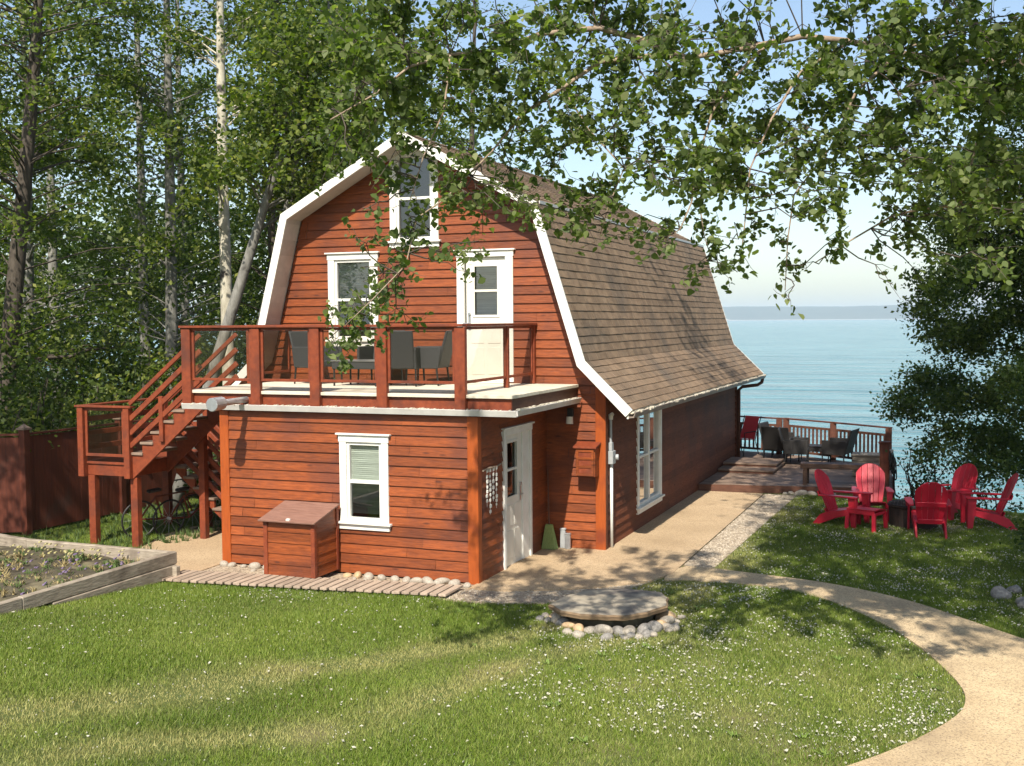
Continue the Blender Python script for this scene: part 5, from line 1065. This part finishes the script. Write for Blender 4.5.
def wicker_table(label, m, cat, sx=.42, sy=.30, h=.42, group=None):
    t = thing('wicker_table', label, cat, (0,0,0), group)
    g = MB(); g.box(-sx,sx,-sy,sy,h-.14,h-.012); obj('apron', g, m, t, bevel=.01)
    obj('table_top', MB().box(-sx-.015,sx+.015,-sy-.015,sy+.015,h-.011,h+.004), M['chrome'] if m is M['wickergrey'] else M['blackmetal'], t, bevel=.003)
    for x_ in (-sx+.03,sx-.03):
        for y_ in (-sy+.03,sy-.03): obj('leg', MB().tube([(x_,y_,h-.14),(x_,y_,0)], .016, 6), M['blackmetal'], t)
    return t
gb = 'charcoal wicker armchairs on the balcony'
wc = wicker_chair('charcoal wicker armchair at the left end of the balcony, left of the low table', M['wickergrey'], gb); wc.location = (-3.85,2.0,BZ); wc.rotation_euler = (0,0,R_(70))
dup(wc, (-2.85,2.42,BZ), R_(4), 'charcoal wicker armchair behind the low balcony table, against the upper window')
dup(wc, (-2.08,1.75,BZ), R_(192), 'charcoal wicker armchair right of the balcony table with its back to the railing')
dup(wc, (-1.78,2.1,BZ), R_(-83), 'charcoal wicker armchair turned side on, rightmost on the balcony')
wt = wicker_table('low charcoal wicker table with a pale top on the balcony', M['wickergrey'], 'table'); wt.location = (-2.80,1.7,BZ)
gd = 'dark wicker armchairs on the lake deck'
dc = wicker_chair('foremost dark wicker armchair of the left pair on the lake deck, back turned', M['wicker'], gd, .78); dc.location = (2.16,14.75,DZ); dc.rotation_euler = (0,0,R_(165))
dup(dc, (1.98,15.5,DZ), R_(80), 'dark wicker armchair by the rail, half hidden behind the foremost wicker armchair')
dup(dc, (3.62,14.35,DZ), R_(-100), 'dark wicker armchair right of the deck table, facing left')
dup(dc, (2.62,14.2,DZ), R_(95), 'dark wicker armchair left of the deck table, showing its low arm panel')
dt = wicker_table('low dark wicker table between the armchairs on the lake deck', M['wicker'], 'table', .40,.28,.40); dt.location = (2.98,15.0,DZ)
# red sling chair
sc = thing('sling_chair', 'red sling chair with thin dark legs on the lake deck beside the house corner', 'chair', (0,0,0))
g = MB(); g.prism([(-.25,-.26,.44),(.25,-.26,.44),(.25,.20,.40),(-.25,.20,.40)], (0,0,.014)); obj('seat', g, M['redsling'], sc)
g = MB(); g.prism([(-.25,.20,.42),(.25,.20,.42),(.23,.44,1.02),(-.23,.44,1.02)], (0,.014,.004)); obj('backrest', g, M['redsling'], sc)
for s_ in (-1,1):
    x_ = s_*.275
    obj('leg', MB().tube([(x_,-.30,0),(x_,-.24,.44),(x_,-.26,.62),(x_,.18,.64),(x_,.28,.60)], .013, 6), M['blackmetal'], sc); obj('leg', MB().tube([(x_,.36,0),(x_,.20,.41),(x_,.46,1.03)], .013, 6), M['blackmetal'], sc)
sc.location = (.98,15.75,DZ); sc.rotation_euler = (0,0,R_(-28))
# adirondack chairs
def adirondack(label, group):
    t = thing('adirondack_chair', label, 'garden chair', (0,0,0), group); m = M['redplastic']
    g = MB()
    for i in range(6):
        a, b = i/6, (i+1)/6-.018; f = lambda q: (-.30+q*.55, .385-q*.13 - .02*math.sin(q*PI))
        (ya,za),(yb,zb) = f(a), f(b); g.prism([(-.24,ya,za),(.24,ya,za),(.24,yb,zb),(-.24,yb,zb)], (0,0,-.022))
    obj('seat', g, m, t, bevel=.005)
    # fan back: five slats with an arched top
    g = MB(); nsl = 5; nrm = Vector((0,-.93,.36)); base = Vector((0,.23,.22)); dirv = Vector((0,.36,.93)).normalized()
    wide = lambda h: .205+.072*min(1,h/.5) - (.0 if h < .5 else .05*((h-.5)/.3)**2)
    top = lambda u: .84 - .20*abs(u)**2.4
    for i in range(nsl):
        u0, u1 = -1+2*i/nsl+.012, -1+2*(i+1)/nsl-.012; pts = []
        for h in (0,.25,.5): pts.append((u0,h))
        for k in range(5): u = u0+(u1-u0)*k/4; pts.append((u, top(u)))
        for h in (.5,.25,0): pts.append((u1,h))
        P3 = []
        for u, h in pts:
            wv_ = wide(min(h,.62)); P3.append(base + dirv*h + Vector((u*wv_,0,0)) + nrm.normalized()*(.035*abs(u)**2))
        g.prism(P3, (0,.020,-.006))
    obj('backrest', g, m, t, bevel=.004)
    g = MB()
    for h, hw_ in ((.06,.205),(.40,.25)): p = base+dirv*h; g.obox(p+Vector((0,.030,-.008)), (hw_,0,0), dirv*.045, (0,.010,-.004))
    obj('back_brace', g, m, t, bevel=.004)
    for s_ in (-1,1):
        g = MB(); x_ = s_*.315
        g.prism([(x_-.05,-.40,.565),(x_+.05,-.40,.565),(x_+.072,-.30,.566),(x_+.066,.0,.56),(x_+.036,.36,.55),(x_-.036,.36,.55),(x_-.058,.0,.56),(x_-.07,-.30,.566)], (0,0,.028)); obj('armrest', g, m, t, bevel=.006)
        g = MB(); x_ = s_*.305; g.prism([(x_-.018,-.36,0),(x_-.018,-.27,0),(x_-.018,-.20,.563),(x_-.018,-.36,.563)], (.036,0,0)); g.prism([(x_-.05,-.345,0),(x_+.0,-.345,0),(x_+.05,-.35,.563),(x_-.06,-.35,.563)], (0,-.02,0)); obj('front_leg', g, m, t, bevel=.005)
        g = MB(); x_ = s_*.245; g.prism([(x_-.018,-.30,.36),(x_-.018,-.30,.26),(x_-.018,.05,.16),(x_-.018,.40,0),(x_-.018,.52,0),(x_-.018,.36,.20),(x_-.018,.22,.26)], (.036,0,0)); obj('rear_leg', g, m, t, bevel=.005)
    return t
ga = 'red garden chairs round the fire pit'
ad = adirondack('red plastic garden chair left of the fire pit, side on and facing right', ga); ad.location = (4.50,6.75,0); ad.rotation_euler = (0,0,R_(72))
dup(ad, (4.93,7.55,0), R_(8), 'red plastic garden chair behind the red footstool, facing the viewer')
dup(ad, (5.98,6.32,0), R_(188), 'red plastic garden chair in front of the fire pit, showing its back')
dup(ad, (6.32,8.25,0), R_(-40), 'red plastic garden chair farthest back, behind the fire pit')
dup(ad, (6.93,7.35,0), R_(-80), 'red plastic garden chair at the far right, side on and facing left')
ot = thing('footstool', 'low red plastic footstool on the lawn in front of a red garden chair', 'footstool', (0,0,0))
g = MB()
for i in range(5): a = -.24+i*.098; f = lambda y: .40-.5*max(0,y-.05)**1.0*.4; g.prism([(-.27,a,f(a)),(.27,a,f(a)),(.27,a+.088,f(a+.088)),(-.27,a+.088,f(a+.088))], (0,0,-.024))
obj('top_slats', g, M['redplastic'], ot, bevel=.004)
g = MB(); g.box(-.268,.268,-.235,-.215,.30,.372); g.box(-.268,.268,.215,.235,.27,.335); g.box(-.268,-.248,-.214,.214,.29,.34); g.box(.248,.268,-.214,.214,.29,.34); obj('apron', g, M['redplastic'], ot, bevel=.004)
for x_ in (-.25,.25):
    for y_ in (-.215,.215): obj('leg', MB().prism([(x_-.032,y_-.03,.33),(x_+.032,y_-.03,.33),(x_+.032,y_+.03,.33),(x_-.032,y_+.03,.33)], (x_*.06,y_*.12,-.33)), M['redplastic'], ot, bevel=.005)
ot.location = (4.92,6.42,0); ot.rotation_euler = (0,0,R_(-22))
fp = thing('fire_pit', 'dark round steel fire pit between the red garden chairs', 'fire pit', (5.70,7.0,0))
c_ = (5.70,7.0); prof = [(.41,0),(.42,.02),(.43,.36),(.46,.40),(.43,.41),(.40,.37),(.39,.06),(.0,.05)]; g = MB(); nn_ = 32
for r_, z_ in prof: g.v += [(c_[0]+r_*math.cos(2*PI*k/nn_), c_[1]+r_*math.sin(2*PI*k/nn_), z_) for k in range(nn_)]
g.f = [(l*nn_+k, l*nn_+(k+1)%nn_, (l+1)*nn_+(k+1)%nn_, (l+1)*nn_+k) for l in range(len(prof)-1) for k in range(nn_)]
obj('bowl', g, M['rustmetal'], fp, smooth=False)
g = MB()
for k in range(-6,7): h_ = math.sqrt(max(.001,.42**2-(k*.065)**2)); g.tube([(c_[0]+k*.065,c_[1]-h_,.425),(c_[0]+k*.065,c_[1],.425+.06*(1-(k/6.5)**2)),(c_[0]+k*.065,c_[1]+h_,.425)], .005, 4); g.tube([(c_[0]-h_,c_[1]+k*.065,.425),(c_[0],c_[1]+k*.065,.425+.06*(1-(k/6.5)**2)),(c_[0]+h_,c_[1]+k*.065,.425)], .005, 4)
g.ring((c_[0],c_[1],.425),(0,0,1),.43,.012,32,6); obj('mesh_cover', g, M['blackmetal'], fp)
m_ = wob([(c_[0]+.85*math.cos(a), c_[1]+.8*math.sin(a)) for a in np.linspace(0,2*PI,14)[:-1]], .06, .3)
sheet('bare_ground', m_, .012, M['gravel'], .03)
# rocks near the deck and at the right edge
for (x_,y_,r_) in ((3.05,10.15,.10),(3.28,10.05,.13),(3.5,10.12,.11),(3.72,10.2,.10),(2.95,10.05,.07),(3.95,10.28,.09)): rock(x_,y_,r_,'stone','pale rounded stone against the front edge of the lake deck under the bench','stones along the deck front')
for i,(x_,y_,r_,k,nm) in enumerate(((7.08,1.75,.22,'stone3','large grey'),(7.35,1.35,.24,'stone3','large grey'),(7.22,2.15,.17,'stone3','small grey'),(7.75,1.75,.30,'stone3','large grey'),(7.28,1.38,.11,'stone','small pale'),(7.5,2.3,.22,'stone3','large grey'),(7.40,1.08,.10,'stone','small pale'),(7.9,1.05,.24,'stone3','large grey'))):
    rock(x_,y_,r_,k,f'{nm} boulder at the right edge of the lawn beneath the dark leafy shrub',f'{nm} boulders under the shrub',name='boulder',cat='boulder')
# ------------------------------------------------------------------ trees
def limb_pts(p, q, n, wig, sag=0):
    p, q = Vector(p), Vector(q); L = (q-p).length; out = []
    for i in range(n+1):
        t = i/n; o = p.lerp(q, t) + Vector((random.gauss(0,wig),random.gauss(0,wig),random.gauss(0,wig)*.6))*L*(1 if 0 < i < n else 0); o.z -= sag*L*t*t; out.append(o)
    return out
def taper(r0, r1, n): return [r0+(r1-r0)*i/n for i in range(n+1)]

# the poplar whose limbs reach across the view from the right
pop = thing('poplar_tree', 'large overhanging poplar whose tan limbs and round leaves reach in from the upper right', 'tree', (9.9,-3.2,0))
tk = MB(); base = [(9.9,-3.2,-.1),(9.85,-3.3,1.5),(9.6,-3.6,3.4),(9.3,-3.8,5.2),(9.15,-3.85,6.6),(9.3,-3.4,8.5),(9.1,-2.6,11),(8.9,-2.0,14)]
tk.tube(base, [.34,.27,.24,.22,.20,.16,.11,.04], 14)
for p, q, r0 in (((9.15,-3.85,6.6),(6.3,-3.2,10.6),.10),((9.2,-3.5,8.3),(8.0,1.0,11.2),.10),((9.2,-3.0,9.5),(5.0,.2,12.2),.09),((9.0,-2.4,11.5),(10.8,1.5,13),.06),((8.0,1.0,11.2),(5.2,2.4,12.0),.04),((8.0,1.0,11.2),(9.6,4.0,12.2),.04)):
    pts = limb_pts(p, q, 6, .03); tk.tube(pts, taper(r0, .015, 6), 8)
obj('trunk', tk, M['bark_grey'], pop, smooth=True)
lb = MB(); segs = []
for nm, (pts, r0, r1) in LIMBS.items():
    q = [Vector(p) for p in pts]
    if nm == 'A': q = [Vector((9.15,-3.85,6.5))] + q[1:]
    if nm == 'C': q = [Vector((9.3,-3.8,5.0))] + q[1:]
    q = [p + Vector((random.gauss(0,.03),random.gauss(0,.03),random.gauss(0,.02))) if 0 < i < len(q)-1 else p for i, p in enumerate(q)]
    rad_ = [r0*.78+(r1*.7-r0*.78)*(i/(len(q)-1))**(.36 if nm == 'A' else .8) for i in range(len(q))]
    if nm == 'A': rad_ = [min(v, .0075-.0008*(i-14)) if i >= 14 else v for i, v in enumerate(rad_)]
    lb.tube(q, rad_, 8)
    for a, b in zip(q[:-1], q[1:]):
        for k in range(4): segs.append(a.lerp(b, k/4))
obj('limbs', lb, M['bark_tan'], pop, smooth=True)
tw = MB(); LC = []; SEG = np.array([tuple(s) for s in segs])
for (x_,y_,z_,n) in CL_OVER:
    n = int(n*5.0)
    c = np.array((x_,y_,z_)); d2 = ((SEG-c)**2).sum(1) + 2.0*np.maximum(0, c[2]-SEG[:,2]-.1)**0*0
    s_ = Vector(SEG[int(d2.argmin())]); c_v = Vector(c)
    L = (c_v-s_).length
    if L > 1.6: s_ = c_v + (s_-c_v).normalized()*.7 ; L = .7
    pts = limb_pts(s_, c_v, 4, .06); tw.tube(pts, taper(.007, .003, 4), 4, cap=False)
    k = 0; ns = max(2, n//11); 
    for j in range(ns):
        e = c_v + Vector((random.gauss(0,.12),random.gauss(0,.16),random.gauss(-.05,.10))); pp = limb_pts(pts[random.choice((2,3,4))], e, 3, .08); tw.tube(pp, taper(.0035,.0018,3), 3, cap=False)
        for a in range(max(2, n//ns)):
            t = random.uniform(.15,1.1); i0 = min(2, int(t*3)); o_ = pp[i0].lerp(pp[i0+1], min(1.2,t*3-i0)); LC.append((o_.x+random.gauss(0,.035),o_.y+random.gauss(0,.035),o_.z+random.gauss(-.03,.035)))
obj('twigs', tw, M['bark_dark'], pop, fix=False)
leaves('foliage', LC, .062, M['poplarleaf'], pop, 'leaf')
# the rest of its crown, above the picture
UC = []; cr_pts = []
for _ in range(360):
    x_, y_, z_ = random.uniform(4.2,12), random.uniform(-10.2,3.8), random.uniform(9.6,14)
    if z_ < 9.2+.32*max(0,y_+3): z_ = 9.6+.35*max(0,y_+3)
    if x_ < 5.4 and y_ < -1.0: continue
    if y_ < -7.5 and x_ < 7.0: continue
    cr_pts.append((x_,y_,z_))
for _ in range(9): cr_pts.append((random.uniform(2.0,4.5), random.uniform(.0,3.4), random.uniform(10.8,13)))
for c in cr_pts: UC.append(clump(c, .42, 95, .7))
leaves('upper_foliage', np.concatenate(UC), .17, M['poplarleaf'], pop, 'diamond')

# aspens and poplars left of the house
def forest_tree(label, base, topx, h, r, barkm, leafm, crown_lo, cr, nclump, leaf=.11, perc=120, lean=(0,0), group=None, limbs=7, name='aspen_tree', mid=None):
    t = thing(name, label, 'tree', (base[0],base[1],0), group)
    n = 9; pts = []
    for i in range(n+1):
        q = i/n; pts.append(Vector((base[0]+lean[0]*q*h + .10*math.sin(q*5+base[0])*q*3*.3, base[1]+lean[1]*q*h + .08*math.cos(q*4+base[1])*q, -.05+h*q)))
    g = MB(); g.tube(pts, [r*(1.25 if i == 0 else 1)*(1-.85*(i/n)**1.3)+.01 for i in range(n+1)], 10)
    cl = []
    for k in range(limbs):
        q = random.uniform(max(.15,crown_lo/h*.9), .92); i0 = min(n-1, int(q*n)); p = pts[i0].lerp(pts[i0+1], q*n-i0); a = random.uniform(0,2*PI); L = cr*random.uniform(.6,1.15)*(1.1-.5*q)
        e = p + Vector((math.cos(a)*L, math.sin(a)*L, L*random.uniform(.1,.7))); lp = limb_pts(p, e, 5, .05); g.tube(lp, taper(r*.33*(1.1-q), .012, 5), 6)
        for z in (.5,.75,1.0): cl.append(p.lerp(e, z))
    obj('trunk', g, barkm, t, smooth=True)
    C = []
    for k in range(int(nclump*1.6)):
        q = random.uniform(crown_lo/h, 1.02); i0 = min(n-1, int(q*n)); p = pts[i0].lerp(pts[i0+1], min(1,q*n-i0)); a = random.uniform(0,2*PI); rr_ = cr*math.sqrt(random.random())*(1.15-.55*max(0,q-.3))
        cl.append(p + Vector((math.cos(a)*rr_, math.sin(a)*rr_, random.gauss(0,.2))))
    tw = MB()
    for c in cl:
        n_ = int(perc*1.2*random.uniform(.4,1.5)); C.append(clump(tuple(c), random.uniform(.17,.42), n_, .75))
        q = min(.98, max(.1,(c.z-.5)/h)); i0 = min(n-1, int(q*n)); b0 = pts[i0].lerp(pts[i0+1], q*n-i0); tw.tube([b0, c.lerp(b0, .4)+Vector((0,0,.15)), c], [.022,.014,.006], 4, cap=False)
    obj('branches', tw, barkm, t, fix=False)
    leaves('crown', np.concatenate(C), leaf, leafm, t, 'diamond')
    return t
AL, PL, DL = M['aspenleaf'], M['poplarleaf'], M['darkleaf']
BP, BG, BD = M['bark_pale'], M['bark_grey'], M['bark_dark']
forest_tree('tall poplar with a thick grey leaning trunk above the left of the fence', (-13.25,3.9), 0, 15, .21, BD, AL, 3.2, 2.6, 60, lean=(.115,.03))
forest_tree('aspen with a straight sunlit cream trunk left of the gable', (-9.2,6.9), 0, 17, .155, BP, AL, 6.6, 2.0, 30, lean=(-.002,0), limbs=6)
forest_tree('grey poplar leaning right, close behind the left edge of the roof', (-8.55,4.0), 0, 9.5, .15, BG, AL, 6.6, 1.7, 26, lean=(.33,.05), limbs=3)
forest_tree('thinner grey poplar leaning right beside the thicker leaning one at the roof edge', (-7.75,4.5), 0, 9.5, .115, BG, AL, 6.8, 1.6, 22, lean=(.24,.04), limbs=3)
forest_tree('mid grey aspen between the thick leaning poplar and the cream trunk', (-12.2,8.6), 0, 16, .17, BG, AL, 3.5, 2.4, 40, lean=(.015,0))
forest_tree('dark slim aspen right behind the cream trunked aspen', (-9.6,9.3), 0, 15, .12, BD, AL, 4.2, 2.0, 30, lean=(.01,0))
forest_tree('leafy aspen on the grass left of the raised garden bed', (-10.6,-5.6), 0, 11.5, .16, BG, AL, 4.5, 2.6, 46, lean=(.09,.0), limbs=6) # beyond the left edge
gf = 'aspens in the wood left of the house'; lf = 'green leafy aspen standing deep in the wood behind the fence'
for (x_,y_,h_,r_,cl_,cr__,nc) in ((-16.2,6.6,15,.16,2.2,2.6,42),(-14.5,10.5,16,.15,3,2.6,42),(-11.0,13.5,17,.15,3,2.6,40),(-18.8,10.5,16,.17,2.5,2.8,44),(-9.3,16.0,15,.13,4,2.4,30),(-17.0,15.5,18,.16,3,2.9,44),(-13.8,17.5,18,.15,3,2.7,40),(-21.5,14.5,18,.18,3,3.0,44),(-9.8,22.0,17,.15,3,2.6,32),(-15.5,2.0,13,.16,3,2.4,34),(-8.4,10.5,12,.10,2.5,1.6,20)):
    forest_tree(lf, (x_,y_), 0, h_, r_, random.choice((BG,BG,BD)), random.choice((AL,AL,PL)), cl_, cr__, nc, .125, 105, lean=(random.uniform(-.02,.03),0), group=gf)
# understorey shrubs behind the fence
def shrub(label, x_, y_, h_, r_, n, leafm, leaf=.10, group=None, z0=0., cat='shrub'):
    t = thing('shrub', label, cat, (x_,y_,z0), group); g = MB(); C = []
    for k in range(7):
        a = random.uniform(0,2*PI); e = Vector((x_+math.cos(a)*r_*.7, y_+math.sin(a)*r_*.7, z0+h_*random.uniform(.6,.95))); g.tube(limb_pts((x_,y_,z0), e, 4, .05), taper(.03,.008,4), 5)
    obj('stems', g, BD, t, fix=False)
    nc = max(6, n//90)
    for k in range(nc):
        u = RNG.normal(size=3); u /= np.linalg.norm(u); q = random.random()**.4
        C.append(clump((x_+u[0]*r_*q, y_+u[1]*r_*q, z0+h_*.52+u[2]*h_*.46*q), r_*.18+.05, n//nc, .8))
    C = np.concatenate(C); C[:,2] = np.maximum(C[:,2], z0+.04)
    leaves('foliage', C, leaf, leafm, t, 'diamond'); return t
gs = 'shrubs behind the fence'
for (x_,y_,h_,r_,n) in ((-10.6,1.6,2.6,1.0,2600),(-11.6,3.0,3.2,1.2,3200),(-10.4,4.2,3.0,1.1,3000),(-13.6,2.6,3.2,1.4,3000),(-10.6,7.2,3.6,1.3,3200),(-12.4,6.8,3.8,1.5,3400),(-9.9,10.4,3.6,1.3,3000),(-14.8,5.4,3.6,1.6,3400),(-8.2,8.6,3.2,1.1,2600),(-13.0,11.2,4.2,1.7,3400),(-9.2,13.2,4.0,1.6,2800),(-16.8,9.0,4.2,1.8,3200)):
    shrub('dark leafy shrub in the undergrowth behind the red fence', x_, y_, h_, r_, n, random.choice((DL,DL,AL)), .11, gs)
shrub('leafy shrub seen through the stair, behind the lower flight', -7.0, 3.75, 1.5, .65, 2200, M['shrubleaf'], .08)
# the wood farther back reads as one mass
C = []
for k in range(900):
    x_ = random.uniform(-44,-9.5); y_ = random.uniform(20,32) + max(0,(-x_-22))*-.5; z_ = random.uniform(.3,9.0 if random.random() < .8 else 13); C.append(clump((x_,y_,z_), .8, 60, .8))
leaves('distant_wood', np.concatenate(C), .30, DL, None, 'diamond', kind='stuff')

# the dark tree at the right edge
dt_ = thing('elm_tree', 'dark dense tree filling the right edge beyond the red garden chairs', 'tree', (11.6,10.6,0))
g = MB(); g.tube([(11.6,10.6,-.3),(11.5,10.5,1.6),(11.2,10.5,3.4),(11.0,10.6,5.5),(10.8,10.7,8)], [.34,.27,.23,.16,.05], 12)
for q, r_ in (((8.6,9.6,4.4),.10),((8.2,10.6,3.2),.08),((9.0,9.2,6.4),.08),((8.4,10.2,2.3),.06),((10.0,8.2,4.0),.07),((12.5,8.5,6.0),.07)): g.tube(limb_pts((11.3,10.5,random.uniform(1.8,4.2)), q, 6, .03), taper(r_,.012,6), 7)
obj('trunk', g, BD, dt_, smooth=True)
C = []
for (x_,y_,z_) in CL_RIGHT:
    if z_ < 1.3 and x_ < 6.3: continue
    if z_ < 2.0: y_ += 2.0; x_ -= .3
    for k in range(4 if z_ < 3.3 else 6): C.append(clump((x_+.55+random.gauss(.1,.25),y_+random.gauss(0,.6),z_+random.gauss(0,.22)), .21, 280, .7))
for k in range(70):
    u = RNG.normal(size=3); u /= np.linalg.norm(u); q = random.uniform(.5,1); C.append(clump((11.2+u[0]*3.0*q, 10.6+u[1]*3.2*q, 5.6+u[2]*3.6*q), .45, 90, .8))
for k in range(40): C.append(clump((random.uniform(8.6,13), random.uniform(8,12.5), random.uniform(6.5,9.5)), .45, 90, .8))
leaves('crown', np.concatenate(C), .080, M['elmleaf'], dt_, 'diamond')
shrub('light green leafy bush at the lake bank behind the fire pit and end post', 5.75, 11.6, 1.7, .75, 1500, M['shrubleaf'], .075, z0=-.7, cat='bush')
shrub('low sparse bush on the lake bank behind the farthest red garden chair', 7.0, 11.6, 1.5, .8, 1000, M['darkleaf'], .07, z0=-.9, cat='bush')
shrub('dense dark green shrub at the right edge above the grey boulders', 7.85, 3.6, .9, .52, 2400, M['shrubleaf'], .075, cat='shrub')
